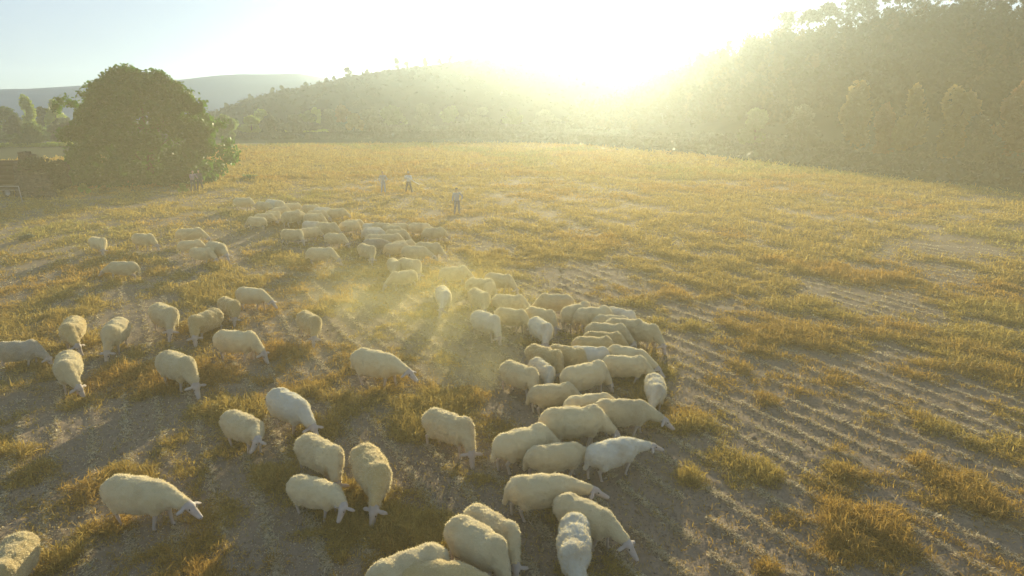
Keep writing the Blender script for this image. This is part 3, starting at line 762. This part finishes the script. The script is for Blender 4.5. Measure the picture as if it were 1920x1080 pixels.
SHEEP = [  # rump x,y, shoulder x,y (photo pixels of the back line), pose, wool, label
 (441,374,468,377,'g','w','sheep grazing at the far left tip of the flock, nearest the huge domed tree'),
 (484,379,502,382,'r','w','first small sheep right of the sheep at the far left tip'),
 (503,377,518,381,'r','p','second sheep in the short farthest row, touching its left neighbour'),
 (517,378,530,383,'r','w','half hidden sheep between two others in the short farthest row'),
 (538,380,556,383,'g','w','sheep at the right end of the short farthest row, back arched'),
 (507,394,514,398,'gr','w','small sheep mostly hidden left of the sheep in the second far row'),
 (514,389,536,390,'g','w','sheep standing just below the short farthest row, head hidden'),
 (482,400,505,403,'g','w','right one of the far left pair, head down to the right'),
 (492,406,472,409,'g','w','left one of the far left pair, facing left'),
 (572,384,592,386,'r','w','sheep at the start of the long far row, right of a grass gap'),
 (594,388,614,390,'r','p','thin sliver of a sheep behind two others in the long far row'),
 (580,393,605,396,'g','w','sheep just in front of the start of the long far row'),
 (617,391,643,393,'g','w','top right sheep of the long far row, behind a falling back line'),
 (548,396,560,398,'r','w','tiny back showing over the broad pale sheep of the far bunch'),
 (532,402,562,401,'g','w','broad sheep in the middle of the far bunch, seen side on'),
 (573,400,602,404,'g','w','sheep right of the broad one in the far bunch, back sloping right'),
 (573,412,594,415,'r','p','narrow back squeezed under the sloping sheep of the far bunch'),
 (599,417,625,422,'g','w','sheep overlapping the narrow back, far bunch lower row'),
 (565,424,592,426,'g','w','sheep in front of the narrow back with a long shaded flank'),
 (536,429,556,434,'gr','w','sheep alone below the far bunch, turning towards the viewer'),
 (614,434,640,440,'g','w','sheep below the right end of the far bunch, head to the ground'),
 (579,464,620,469,'g','w','sheep standing by itself below the far bunch, left of the dust'),
 (649,407,672,410,'g','w','back one of two overlapping sheep right of the far bunch'),
 (643,413,664,415,'d','w','front one of two overlapping sheep right of the far bunch'),
 (687,415,704,418,'r','p','top left sheep of the tight middle bunch'),
 (708,417,722,420,'r','w','little back peeping between the top sheep of the middle bunch'),
 (688,422,708,425,'r','p','second thin back down at the left of the middle bunch'),
 (686,428,712,431,'r','p','third thin back down at the left of the middle bunch'),
 (720,421,748,425,'r','w','long back just above the sheep with the steep neck, middle bunch'),
 (727,428,757,433,'g','w','sheep with the steep neck in the centre of the middle bunch'),
 (734,416,760,418,'r','w','sheep in the top row of the middle bunch, left of two more'),
 (772,417,800,420,'r','w','middle sheep of the top row at the right of the middle bunch'),
 (798,426,826,428,'g','w','rightmost sheep of the middle bunch, head reaching right'),
 (691,435,716,438,'r','w','fourth back down at the left of the middle bunch, half hidden'),
 (716,437,742,440,'g','w','sheep to the right of the fourth back, left side of middle bunch'),
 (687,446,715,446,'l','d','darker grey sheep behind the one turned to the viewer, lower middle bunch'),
 (676,454,698,465,'gr','w','sheep with lit rump edge below the grey one, turning to the viewer'),
 (739,448,770,450,'g','w','sheep half covered between two larger ones, lower middle bunch'),
 (725,454,758,456,'g','w','large sheep left of the sheep with the long sloping neck'),
 (759,462,795,466,'r','w','sheep with long sloping neck at the bottom of the middle bunch'),
 (783,455,820,462,'g','w','sheep right of the middle bunch with a kinked lit back'),
 (735,480,741,492,'gr','w','small sheep seen head on, left of a pair at the dust edge'),
 (755,482,779,492,'gr','w','right sheep of the pair at the dust edge, bending to the right'),
 (770,501,743,510,'g','w','sheep facing left at the upper edge of the yellow dust'),
 (832,499,868,502,'g','w','sheep right of the yellow dust with a long neck down'),
 (828,536,834,556,'gr','p','pale sheep standing in the yellow dust, seen from the front'),
 (893,520,906,527,'gr','w','small sheep behind the neck of the sheep right of the dust'),
 (914,518,919,532,'gr','w','narrow sheep seen end on between two others at the path bend'),
 (922,511,947,520,'g','w','upper right sheep at the path bend, neck stretched down'),
 (889,539,908,556,'gr','w','woolly sheep right of the sheep standing in the dust'),
 (935,549,971,557,'g','w','upper one of two parallel sheep below the path bend'),
 (941,575,972,586,'g','w','lower one of two parallel sheep below the path bend'),
 (900,586,920,600,'d','p','pale sheep with a shadowed head, left of the two parallel sheep'),
 (1062,552,1025,557,'g','w','sheep turned to the left alone above the dense pack'),
 (1000,571,1024,583,'gr','w','sheep directly above the pale one at the left of the dense pack'),
 (1003,594,1024,616,'gr','p','pale sheep with a lit rump, top left corner of the dense pack'),
 (1068,575,1092,575,'g','w','sheep half hidden at the top of the dense pack, legs showing'),
 (1093,578,1128,582,'g','w','sheep right of the half hidden one at the top of the dense pack'),
 (1145,569,1180,584,'d','p','topmost sheep of the dense pack on its right side'),
 (1126,588,1165,594,'r','w','narrow back squeezed below the topmost sheep of the dense pack'),
 (1150,598,1192,608,'g','w','large sheep at the right of the dense pack, head hanging down'),
 (1192,600,1214,613,'g','w','bit of a sheep showing at the right edge behind the large one'),
 (1116,606,1156,616,'g','w','smooth shaded sheep left of the large right hand sheep, dense pack'),
 (1108,620,1152,630,'g','y','yellow topped sheep behind another, centre of the dense pack'),
 (1088,630,1132,638,'g','y','sheep with thick yellowish wool in the centre of the dense pack'),
 (1150,646,1202,660,'r','w','long sheep reaching right with its nose at the grass edge'),
 (1143,664,1196,674,'g','w','big dark sided sheep under the long reaching sheep'),
 (1082,648,1122,658,'d','p','smooth pinkish flanked sheep between two woolly ones, dense pack'),
 (1043,645,1080,660,'d','y','woolly sheep right of the yellow rumped one, left side of the pack'),
 (1005,647,1034,664,'gr','y','yellow rumped sheep at the left side of the dense pack'),
 (1008,668,1024,690,'gr','p','pale sheep with notched back left of the big arched one'),
 (955,678,990,700,'gr','w','leftmost sheep of the dense pack beside the dust trail'),
 (1064,694,1124,690,'d','w','big arched sheep in the middle of the lower pack, pale muzzle'),
 (1228,697,1231,724,'gr','p','slim sheep coming towards the viewer at the right edge of the pack'),
 (1008,717,1060,722,'g','w','sheep under the leftmost one, rounded back and hidden head'),
 (1073,743,1132,741,'r','w','low flat backed sheep squeezed in the middle of the lower pack'),
 (1122,752,1206,758,'r','w','large sheep grazing to the right by the bare soil, face visible'),
 (1028,776,1116,782,'g','w','large ruffled sheep left of the one showing its face'),
 (940,818,1014,809,'g','w','big sheep at the lower left of the pack, thin hind leg showing'),
 (998,836,1080,832,'r','w','sheep side on in the lower pack, rump towards the path'),
 (1112,834,1182,818,'l','p','shaggy sheep with ragged white wool looking right'),
 (968,897,1056,893,'l','w','sheep walking right with its head over the next sheep'),
 (1062,922,1128,956,'r','w','sheep with two pale ears grazing at the lower right of the flock'),
 (1078,966,1077,1022,'gl','p','sheep seen from above walking straight to the viewer, bottom middle'),
 (893,942,945,985,'gr','w','sheep with grey white head down, between two others at the bottom'),
 (858,968,925,1022,'d','w','large curly sheep at the bottom edge, left of the grey headed one'),
 (798,1026,735,1062,'g','w','sheep heading left, cut by the bottom edge of the picture'),
 (775,1052,850,1056,'l','y','ruffled yellowish sheep cut by the bottom edge, dark neck'),
 (806,766,872,800,'gr','w','sheep alone left of the pack showing its face and ear'),
 (670,666,736,680,'l','w','sheep walking right on its own in the centre with head level'),
 (570,584,588,602,'gr','y','yellowish sheep alone in the middle distance facing the viewer'),
 (412,622,468,634,'g','w','sheep in the left group grazing right with a dip in its back'),
 (447,538,492,546,'r','w','slender sheep at the top of the left group with long thin legs'),
 (418,553,438,568,'gr','y','yellow brown sheep between slender sheep and the shaggy one'),
 (403,577,367,600,'gl','y','shaggy yellow sheep facing left with fleece to the ground'),
 (290,571,324,594,'gr','w','sheep left of the shaggy yellow one, white face at its feet'),
 (308,664,352,690,'g','w','sheep below the shaggy yellow one with head to the lower right'),
 (224,598,206,624,'d','w','sheep with head turned to the lower left in the left group'),
 (138,594,130,618,'gl','y','small yellowish sheep behind the fat one, seen from the front'),
 (126,660,126,696,'gl','w','fat sheep grazing towards the viewer at the left'),
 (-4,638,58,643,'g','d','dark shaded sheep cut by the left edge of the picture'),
 (172,442,192,450,'gr','w','small far sheep on its own near the dark tree shadow'),
 (250,437,284,443,'g','w','far sheep grazing right, second from the left in the far meadow'),
 (249,490,212,493,'r','w','sheep with its head stretched to the left in the grass'),
 (335,430,373,432,'g','w','uppermost sheep of the far group of four'),
 (342,449,368,452,'g','w','sheep half hidden in the far group of four'),
 (361,462,391,468,'g','w','lowest sheep of the far group of four'),
 (394,456,416,464,'r','w','right hand sheep of the far group of four'),
 (428,768,476,790,'f','w','sheep looking at the viewer with ears out and dark chest'),
 (513,730,566,762,'r','p','smooth pale sheep walking down to the right, left centre'),
 (572,812,622,850,'gr','w','woolly sheep grazing just above the one showing its whole face'),
 (682,838,708,892,'gr','y','long yellow rumped sheep with its white face in the dry grass'),
 (560,884,612,900,'f','w','sheep showing its whole face and two ears at the lower left'),
 (210,902,302,916,'l','w','big sheep striding right alone at the lower left'),
 (22,1006,6,1046,'gr','y','yellow lit sheep cut by the bottom left corner'),
]
used = set()
for k, (rx, ry, sx, sy, pose, wl, lb) in enumerate(SHEEP):
    zr, zs = {'l': (.76, .74), 'f': (.76, .74), 's': (.76, .74), 'r': (.77, .71)}.get(pose, (.79, .68))
    a = at_z(rx, ry, zr); b = at_z(sx, sy, zs)
    v = b - a; L = v.length; hd = math.atan2(v.y, v.x)
    sc = min(1.1, max(.92, (L / .9) ** .35)) * random.uniform(1.0, 1.13)
    mid = (a + b) / 2
    px_, py_ = mid.x + math.cos(hd) * .03, mid.y + math.sin(hd) * .03
    gz = float(ground_z(np.array([px_]), np.array([py_]))[0])
    b0, f0 = VARS[pose]
    if pose not in used: ob, fl = b0, f0; used.add(pose)
    else:
        ob = b0.copy(); COL.objects.link(ob); fl = f0.copy(); COL.objects.link(fl); fl.parent = ob
    ob.location = (px_, py_, gz - .035); ob.rotation_euler = (0, 0, hd); ob.scale = (sc * 1.07, sc * random.uniform(.94, 1.04), sc * random.uniform(.96, 1.02))
    tag(ob, lb, 'sheep', 'sheep of the grazing flock')
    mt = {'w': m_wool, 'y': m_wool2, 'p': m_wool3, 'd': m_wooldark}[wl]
    if True:
        fl.material_slots[0].link = 'OBJECT'; fl.material_slots[0].material = mt
for key, (b, f) in VARS.items():
    if key not in used: bpy.data.objects.remove(f); bpy.data.objects.remove(b)
# ------------------------------------------------------------------ people
m_skin = mat_basic('skin', (.42, .27, .19), .6)
def cloth(name, c): return mat_basic(name, c, .95, var=.2, scale=12)
m_hair = mat_basic('dark_hair', (.04, .03, .025), .7)
def person(label, loc, rz, shirt, trousers, hat=None, l_arm=None, r_arm=None, stance=.13, h=1.0, lean=0.0):
    """body, shirt, trousers and hair/hat; +X is the way the person faces; arms = (elbow, hand) offsets from the shoulder"""
    root = empty('person', loc, rz, h)
    tag(root, label, 'person', 'people watching the flock')
    lx = lambda z: lean * max(0, z - .9)
    sh = {1: Vector((lx(1.42), .19, 1.42)), -1: Vector((lx(1.42), -.19, 1.42))}
    arms = {1: l_arm or ((.02, .05, -.28), (.06, .06, -.54)), -1: r_arm or ((.02, -.05, -.28), (.06, -.06, -.54))}
    hx = lx(1.6)
    body = [ico((lx(1.2), 0, 1.22), (.11, .155, .25)), ico((lx(.95), 0, .95), (.115, .155, .14)), capsule((lx(1.42), 0, 1.42), (hx, 0, 1.56), .062, .055),
            ico((hx + .01, 0, 1.655), (.095, .076, .115)), ico((hx + .075, 0, 1.61), (.045, .045, .05)), ico((hx + .108, 0, 1.645), (.02, .014, .026))]
    body += [ico((hx, s * .078, 1.65), (.02, .014, .032)) for s in (1, -1)]
    clo = [ico((lx(1.2), 0, 1.20), (.14, .185, .27)), ico((lx(1.38), 0, 1.38), (.105, .20, .09)), ico((lx(1), 0, 1.0), (.14, .175, .12))]
    for s in (1, -1):
        e = sh[s] + Vector(arms[s][0]); hnd = sh[s] + Vector(arms[s][1])
        body += [capsule(sh[s], e, .055, .042), capsule(e, hnd, .040, .028)]
        clo += [capsule(sh[s], e, .07, .058), capsule(e, e.lerp(hnd, .8), .055, .043)]
        dr = (hnd - e).normalized(); sd_ = Vector((0, 1, 0)) if abs(dr.y) < .8 else Vector((1, 0, 0)); sd_ = (sd_ - dr * sd_.dot(dr)).normalized(); nn = dr.cross(sd_)
        body.append(ico(hnd + dr * .045, (.05, .038, .022), Matrix((dr, sd_, nn)).transposed()))
        for q in range(4):
            b0 = hnd + dr * .085 + sd_ * (q - 1.5) * .019; ln = (.05, .065, .06, .045)[q]
            body.append(capsule(b0, b0 + dr * ln + nn * .018, .0105, .008, 8))
        b0 = hnd + dr * .02 + sd_ * .034 * s; body.append(capsule(b0, b0 + dr * .045 + sd_ * s * .03, .011, .009, 8))
    tr = [ico((lx(.95), 0, .93), (.13, .17, .14))]
    for s in (1, -1):
        hp = Vector((0, s * .09, .9)); kn = Vector((.03, s * (.09 + stance * .3), .49)); an = Vector((-.01, s * (.09 + stance * .55), .09))
        body += [capsule(hp, kn, .085, .055), capsule(kn, an, .052, .036), capsule(an + Vector((-.03, 0, -.045)), an + Vector((.13, 0, -.055)), .04, .032)]
        tr += [capsule(hp, kn, .105, .078), capsule(kn, an + Vector((0, 0, .02)), .076, .062)]
    V, Nn, Fq, sz = merged(body, .012, 3)
    V[:, 2] = np.maximum(V[:, 2], 0)
    np_mesh('body', V, Fq, sz, m_skin, root, smooth=True)
    V, Nn, Fq, sz = merged(clo, .016, 4); np_mesh('shirt', V, Fq, sz, shirt, root, smooth=True)
    V, Nn, Fq, sz = merged(tr, .016, 4); np_mesh('trousers', V, Fq, sz, trousers, root, smooth=True)
    if hat:
        V, Nn, Fq, sz = merged([ico((hx - .005, 0, 1.73), (.11, .092, .06)), ico((hx + .07, 0, 1.705), (.10, .085, .016))], .012, 2)
        np_mesh('cap', V, Fq, sz, hat, root, smooth=True)
    else:
        V, Nn, Fq, sz = merged([ico((hx - .022, 0, 1.69), (.096, .088, .10))], .012, 2)
        np_mesh('hair', V, Fq, sz, m_hair, root, smooth=True)
    return root, sh, arms
c_grey = cloth('grey_cloth', (.42, .42, .44)); c_white = cloth('white_cloth', (.68, .68, .70)); c_dark = cloth('dark_cloth', (.10, .10, .13)); c_blue = cloth('blue_cloth', (.16, .18, .26))
c_pale = cloth('pale_blue_cloth', (.36, .38, .46)); c_pink = cloth('mauve_cloth', (.36, .27, .34))
FACE = R(-90)
def face_to(p, off=0):
    return math.atan2(-p.y, -p.x) + R(off)
p1 = at_z(719, 362); person('bare headed person in grey clothes, leftmost of the three in the open field', p1, face_to(p1, 15), c_grey, c_pale, None,
       ((-.02, .16, -.24), (.14, .06, -.42)), ((-.02, -.12, -.25), (.12, -.10, -.45)), .12)
p2 = at_z(767, 362); r2, sh2, ar2 = person('person in white and dark striped top holding a long pale stick sideways', p2, face_to(p2, -20), c_white, c_dark, c_grey,
       ((.10, .12, -.2), (.24, .06, -.30)), ((.06, -.10, -.24), (.26, -.06, -.22)), .34)
p3 = at_z(857, 403); person('nearest person in the field, capped, pale top and sunlit bent arm', p3, face_to(p3, 10), c_pale, c_blue, c_dark,
       ((-.04, .20, -.22), (.10, .08, -.46)), ((.02, -.08, -.27), (.10, -.10, -.50)), .12)
p4 = at_z(363, 359); person('person in mauve top and pale waist wrap under the big tree edge', p4, face_to(p4, 30), c_pink, c_dark, None,
       ((.1, .10, -.2), (.28, .04, -.28)), ((.08, -.10, -.22), (.26, -.06, -.30)), .18, lean=.25)
p5 = at_z(376, 357); person('person in dark clothes standing beside the mauve one under the tree', p5, face_to(p5, -10), c_dark, c_dark, c_dark, None, None, .22)
# the stripe and belt of the second person are cloth bands of their own
def stick(label, a, b, r0, r1, mat_):
    d = (b - a); q = d.to_track_quat('Z', 'Y').to_matrix(); V = []; Fq = []
    for j, t in enumerate(np.linspace(0, 1, 9)):
        p = a + d * t + Vector((0, 0, .03 * math.sin(t * 5))); r = r0 * (1 - t) + r1 * t
        for k in range(8): V.append((p + q @ Vector((r * math.cos(k * .785), r * math.sin(k * .785), 0)))[:])
    for j in range(8):
        for k in range(8): x0 = j * 8 + k; x1 = j * 8 + (k + 1) % 8; Fq.append((x0, x1, x1 + 8, x0 + 8))
    o = np_mesh('walking_stick', V, np.array(Fq).ravel(), np.full(len(Fq), 4), mat_, smooth=True)
    tag(o, label, 'stick'); return o
m_stick = mat_basic('stick_wood', (.88, .84, .72), .6)
fw = Vector((math.cos(face_to(p2, -20)), math.sin(face_to(p2, -20)), 0)); lf = Vector((-fw.y, fw.x, 0))
hl = p2 + fw * .30 + lf * .27 + Vector((0, 0, 1.11))
stick('long pale stick held out to the right by the striped person', p2 + fw * .26 - lf * .28 + Vector((0, 0, 1.42)) , p2 + fw * .34 + lf * 1.05 + Vector((0, 0, .78)), .042, .034, m_stick)

# ------------------------------------------------------------------ ruin, trailer and rail at the left edge
def boxes(name, bs, mat_, parent=None, jit=0.0, seed=1):
    V, Fq, o = [], [], 0; r_ = random.Random(seed)
    for (x0, x1, y0, y1, z0, z1) in bs:
        c = [(x0, y0, z0), (x1, y0, z0), (x1, y1, z0), (x0, y1, z0), (x0, y0, z1), (x1, y0, z1), (x1, y1, z1), (x0, y1, z1)]
        V += [tuple(v + r_.uniform(-jit, jit) for v in p) for p in c]
        Fq += [[o + i for i in f] for f in ((0, 3, 2, 1), (4, 5, 6, 7), (0, 1, 5, 4), (1, 2, 6, 5), (2, 3, 7, 6), (3, 0, 4, 7))]; o += 8
    return np_mesh(name, V, np.array(Fq).ravel(), np.full(len(Fq), 4), mat_, parent)
m_stone = mat_basic('dark_stone', (.14, .11, .095), .95, col2=(.08, .065, .06), scale=3, bump=1, bscale=9)
m_red = mat_basic('faded_red_boards', (.085, .045, .04), .8, col2=(.06, .035, .03), scale=2)
m_rail = mat_basic('pale_metal', (.36, .33, .33), .6)
g0 = at_z(62, 372)
root = empty('stone_ruin', g0); tag(root, 'dark broken stone wall of a ruin left of the big tree', 'ruin')
st = []; r_ = random.Random(4)
for k in range(18):                                    # courses of rough stones, broken top
    z = k * .2
    lim_l = -1.15 + .02 * k; lim_r = [1.6, 1.6, 1.6, 1.55, 1.5, 1.5, 1.45, 1.4, 1.3, 1.25, 1.15, 1.0, .95, .9, .8, .7, .5, .25][k]
    x = lim_l
    while x < lim_r:
        w_ = r_.uniform(.25, .5)
        if not (k > 13 and x < -.55): st.append((x, min(x + w_ - .012, lim_r + .2), r_.uniform(-.28, -.2), r_.uniform(.2, .28), z, z + .19))
        x += w_
boxes('masonry', st, m_stone, root, .02)
rl = np.random.default_rng(77)
P = rl.normal(size=(900, 3)) * np.array([.5, .4, .22]) + np.array([.9, -.3, 2.7]); V, ff, sz = leaf_quads(P, .16, rl)
np_mesh('ivy', V, ff, sz, m_darkleaf, root)
def bush(label, px, py, w_, h_, mt, seed, n=1500, leaf=.16, cat='bush', name='bush', y_off=0):
    c = at_z(px, py); rl = np.random.default_rng(seed)
    P = crown_points(n, 0, 0, .0, h_, w_ / 2, w_ / 2, rl, 8, .4, bottom_taper=1)
    P[:, 2] = np.maximum(P[:, 2], .03)
    V, ff, sz = leaf_quads(P, leaf, rl)
    o = np_mesh(name, V, ff, sz, mt); o.location = (c.x, c.y + y_off, 0)
    tag(o, label, cat); return o
bush('dark overgrown bush between the stone ruin and the big tree', 112, 368, 3.6, 2.9, m_darkleaf, 31, 4200, .2)
bush('sunlit lime bush growing at the top of the overgrown bush', 135, 330, 2.0, 2.6, m_lime, 32, 900, .14)
bush('small bright yellow green plant at the dark foot of the big tree', 158, 366, 1.0, .95, m_lime, 33, 500, .12, 'plant', 'plant')
bush('dull low plant at the foot of the big tree, right of the bright one', 197, 366, .9, .75, m_autumn, 34, 300, .12, 'plant', 'plant')
bush('low leafy shrub by the feet of the mauve dressed person', 344, 362, 1.1, .8, m_lime, 35, 500, .1, 'shrub', 'shrub')
bush('pale grey green weed clump alone in the far left meadow', 52, 452, .9, .35, m_olive, 36, 500, .07, 'weed clump', 'weed_clump')
bush('dark green weed patch right of the big tree', 470, 335, 2.2, .5, m_green, 37, 700, .12, 'weed clump', 'weed_clump')
g1 = at_z(8, 372)
root = empty('farm_trailer', (g1.x, g1.y + .4, 0)); tag(root, 'dark red boarded farm trailer cut by the left edge of the picture', 'trailer')
boxes('side_board', [(-3.2, .95, -.03, .03, .75 + k * .34, 1.07 + k * .34) for k in range(6)], m_red, root)
boxes('side_board', [(-3.2, .95, 1.75, 1.81, .75 + k * .34, 1.07 + k * .34) for k in range(6)], m_red, root)
boxes('end_board', [(.96, 1.02, 0, 1.78, .75 + k * .34, 1.07 + k * .34) for k in range(6)], m_red, root)
boxes('load_floor', [(-3.2, .95, .035, 1.745, .62, .74)], m_red, root)
def wheel(parent, x, y, z, r, wd):
    V = []; Fq = []; prof = [(r * .55, -wd / 2), (r * .92, -wd / 2), (r, -wd * .3), (r, wd * .3), (r * .92, wd / 2), (r * .55, wd / 2)]; n = 20
    for (rr, yy) in prof:
        for k in range(n): a = 2 * math.pi * k / n; V.append((x + rr * math.cos(a), y + yy, z + rr * math.sin(a)))
    for j in range(len(prof) - 1):
        for k in range(n): Fq.append((j * n + k, j * n + (k + 1) % n, (j + 1) * n + (k + 1) % n, (j + 1) * n + k))
    t = np_mesh('tyre', V, np.array(Fq).ravel(), np.full(len(Fq), 4), m_hoof, None)
    wv = empty('wheel', (0, 0, 0)); wv.parent = parent; t.parent = wv
    V = []; Fq = []
    for yy in (-wd * .3, wd * .3):
        for k in range(n): a = 2 * math.pi * k / n; V.append((x + r * .56 * math.cos(a), y + yy, z + r * .56 * math.sin(a)))
    ff = [(k, (k + 1) % n, n + (k + 1) % n, n + k) for k in range(n)]
    flat = np.concatenate([np.array(ff).ravel(), np.arange(n), np.arange(n) + n]); np_mesh('rim', V, flat, np.array([4] * n + [n, n]), m_rail, wv)
wheel(root, .2, -.14, .42, .42, .2); wheel(root, .2, 1.95, .42, .42, .2)
g2 = at_z(24, 378)
root = empty('metal_rail', (g2.x, g2.y - .3, 0)); tag(root, 'pale metal rail on a slanting post in front of the dark red trailer', 'rail')
def rod(name, a, b, r, parent, mt):
    V, Fq = capsule(a, b, r, r, 10); return np_mesh(name, V, Fq.ravel(), np.full(len(Fq), 3), mt, parent, smooth=True)
rod('top_rail', (-2.4, 0, 1.16), (.86, 0, 1.18), .03, root, m_rail); rod('lower_rail', (-2.4, 0, .88), (.86, 0, .90), .02, root, m_rail)
rod('post', (.86, 0, 1.18), (1.02, -.1, -.05), .032, root, m_rail); rod('post', (-1.6, 0, 1.16), (-1.6, 0, -.05), .05, root, m_rail)
# ---- hedgerows and crop strips at the field's far side
def strip(name, label, p_list, wdt, h_, mt, n, leaf, seed, kind='stuff', cat='hedge'):
    rl = np.random.default_rng(seed); t = rl.random(n) * (len(p_list) - 1); i = t.astype(int); f = t - i
    A = np.array([at_z(*p)[:] for p in p_list]); c = A[i] * (1 - f[:, None]) + A[i + 1] * f[:, None]
    lump = .55 + .6 * vnoise(t * 9, t * 0, seed)
    P = c + np.stack([rl.normal(size=n) * wdt * .3, rl.normal(size=n) * wdt * .4, np.abs(rl.random(n)) * h_ * lump], 1)
    V, ff, sz = leaf_quads(P, leaf, rl); o = np_mesh(name, V, ff, sz, mt); tag(o, label, cat, None, kind); return o
strip('undergrowth', 'dark weedy bank along the far right edge of the sunlit field', [(960, 266), (1100, 270), (1250, 281), (1400, 293), (1550, 306), (1700, 323), (1830, 337), (1990, 352)], 2.2, 1.5, m_darkleaf, 26000, .45, 51, cat='undergrowth')
strip('undergrowth', 'low dull shrubs below the wooded hill behind the weedy bank', [(1000, 256), (1250, 266), (1450, 280), (1650, 300), (1850, 316), (2000, 326)], 4, 2.2, m_olive, 26000, .5, 52, cat='undergrowth')
strip('undergrowth', 'dark green verge between the weedy bank and the wooded hill', [(1000, 260), (1150, 266), (1300, 280), (1500, 294), (1700, 314), (1920, 336)], 14, 1.0, m_darkleaf, 30000, .5, 57, cat='undergrowth')
strip('undergrowth', 'dark green crop beyond the far left field edge', [(430, 257), (600, 256), (800, 255), (1000, 256)], 16, .8, m_darkleaf, 24000, .6, 58, cat='undergrowth')
strip('vine_row', 'bright yellow green vine row beyond the field near the dark round tree', [(505, 254), (560, 254), (612, 253)], 1.2, 1.3, m_lime, 3500, .4, 53, 'thing', 'vine row')
strip('undergrowth', 'dim scrub filling the gaps under the far tree belt', [(400, 252), (520, 250), (700, 248), (900, 247), (1060, 250)], 5, 3, m_olive, 15000, .6, 54, cat='undergrowth')
strip('undergrowth', 'green scrub and garden plants behind the ruin', [(-40, 262), (60, 258), (120, 262)], 6, 2.6, m_green, 9000, .35, 55, cat='undergrowth')
strip('undergrowth', 'sunlit low plants in the garden strip behind the ruin', [(-40, 276), (60, 275), (130, 274)], 2, .7, m_lime, 2500, .25, 56, cat='undergrowth')

# ------------------------------------------------------------------ raised dust, added glare veil and haze
def dust(label, px, py, rad, dens, seed, z=.35):
    c = at_z(px, py, z); V, Fc = ico((0, 0, 0), rad, None, 4)
    off = seed * 3.7
    V = np.array([v * (1 + .28 * mnoise.noise(Vector((v[0] * .6 + off, v[1] * .6, v[2] * .9))) + .12 * mnoise.noise(Vector((v[0] * 1.7 + off, v[1] * 1.7, v[2] * 2)))) for v in V])
    o = np_mesh('dust', V, Fc.ravel(), np.full(len(Fc), 3), None, mats=[dust_mat(dens, rad, seed)]); o.location = c
    tag(o, label, 'dust', None, 'stuff'); return o
def dust_mat(dens, rad, seed):
    m = bpy.data.materials.new('dust_volume'); m.use_nodes = True; n = m.node_tree; n.nodes.clear(); L = n.links
    o = n.nodes.new('ShaderNodeOutputMaterial'); v = n.nodes.new('ShaderNodeVolumePrincipled')
    v.inputs['Color'].default_value = (.92, .85, .42, 1); v.inputs['Anisotropy'].default_value = .55
    tc = n.nodes.new('ShaderNodeTexCoord'); mp = n.nodes.new('ShaderNodeMapping')
    mp.inputs['Scale'].default_value = tuple(1 / r for r in rad); L.new(tc.outputs['Object'], mp.inputs[0])
    ln = n.nodes.new('ShaderNodeVectorMath'); ln.operation = 'LENGTH'; L.new(mp.outputs[0], ln.inputs[0])
    mr = n.nodes.new('ShaderNodeMapRange'); mr.interpolation_type = 'SMOOTHSTEP'; mr.inputs[1].default_value = .1; mr.inputs[2].default_value = .95; mr.inputs[3].default_value = dens; mr.inputs[4].default_value = 0
    L.new(ln.outputs['Value'], mr.inputs[0])
    nz = n.nodes.new('ShaderNodeTexNoise'); nz.inputs['Scale'].default_value = .45; nz.inputs['Detail'].default_value = 2; L.new(tc.outputs['Object'], nz.inputs[0])
    m2 = n.nodes.new('ShaderNodeMapRange'); m2.inputs[1].default_value = .3; m2.inputs[2].default_value = .7; L.new(nz.outputs[0], m2.inputs[0])
    mm = n.nodes.new('ShaderNodeMath'); mm.operation = 'MULTIPLY'; L.new(mr.outputs[0], mm.inputs[0]); L.new(m2.outputs[0], mm.inputs[1])
    L.new(mm.outputs[0], v.inputs['Density']); L.new(v.outputs[0], o.inputs['Volume']); return m
def flat_vol(name, c, dens, g):
    m = bpy.data.materials.new(name); m.use_nodes = True; n = m.node_tree; n.nodes.clear()
    o = n.nodes.new('ShaderNodeOutputMaterial'); v = n.nodes.new('ShaderNodeVolumePrincipled')
    v.inputs['Color'].default_value = (*c, 1); v.inputs['Density'].default_value = dens; v.inputs['Anisotropy'].default_value = g
    n.links.new(v.outputs[0], o.inputs['Volume']); return m
if USE_VOL:
    dust('yellow dust cloud raised in the middle of the flock around the pale sheep', 800, 585, (5.2, 8, 2.1), .055, 1, .5)
    dust('thin dust drifting left of the yellow dust cloud', 650, 560, (4, 4, 1.2), .05, 2, .3)
    dust('faint dust trail along the left side of the dense pack', 890, 680, (2.0, 3.6, 1.3), .07, 3, .3)
    dust('thin dust hanging low behind the far bunch', 640, 500, (4.5, 3.2, .9), .05, 4, .3)
    V, Fc = ico((0, 0, 0), (40, 30, 12), None, 4)  # added volume around the camera, imitates lens glare as thin dusty air
    da = np_mesh('dust', V, Fc.ravel(), np.full(len(Fc), 3), None, mats=[flat_vol('glare_veil', (1.0, .88, .56), VEIL_D, .25)]); da.location = (2, 16, 3.5)
    tag(da, 'thin warm dusty veil added over the whole flock to imitate lens glare', 'dust', None, 'stuff')
    hz = boxes('haze', [(-760, 760, -14, 900, -1.4, 56)], None)
    hz.data.materials.clear()
    hz.data.materials.append(flat_vol('haze_volume', (.66, .84, 1.0), HAZE_D, HAZE_G))
    tag(hz, 'bright hazy air filling the valley towards the sun', None, None, 'stuff')
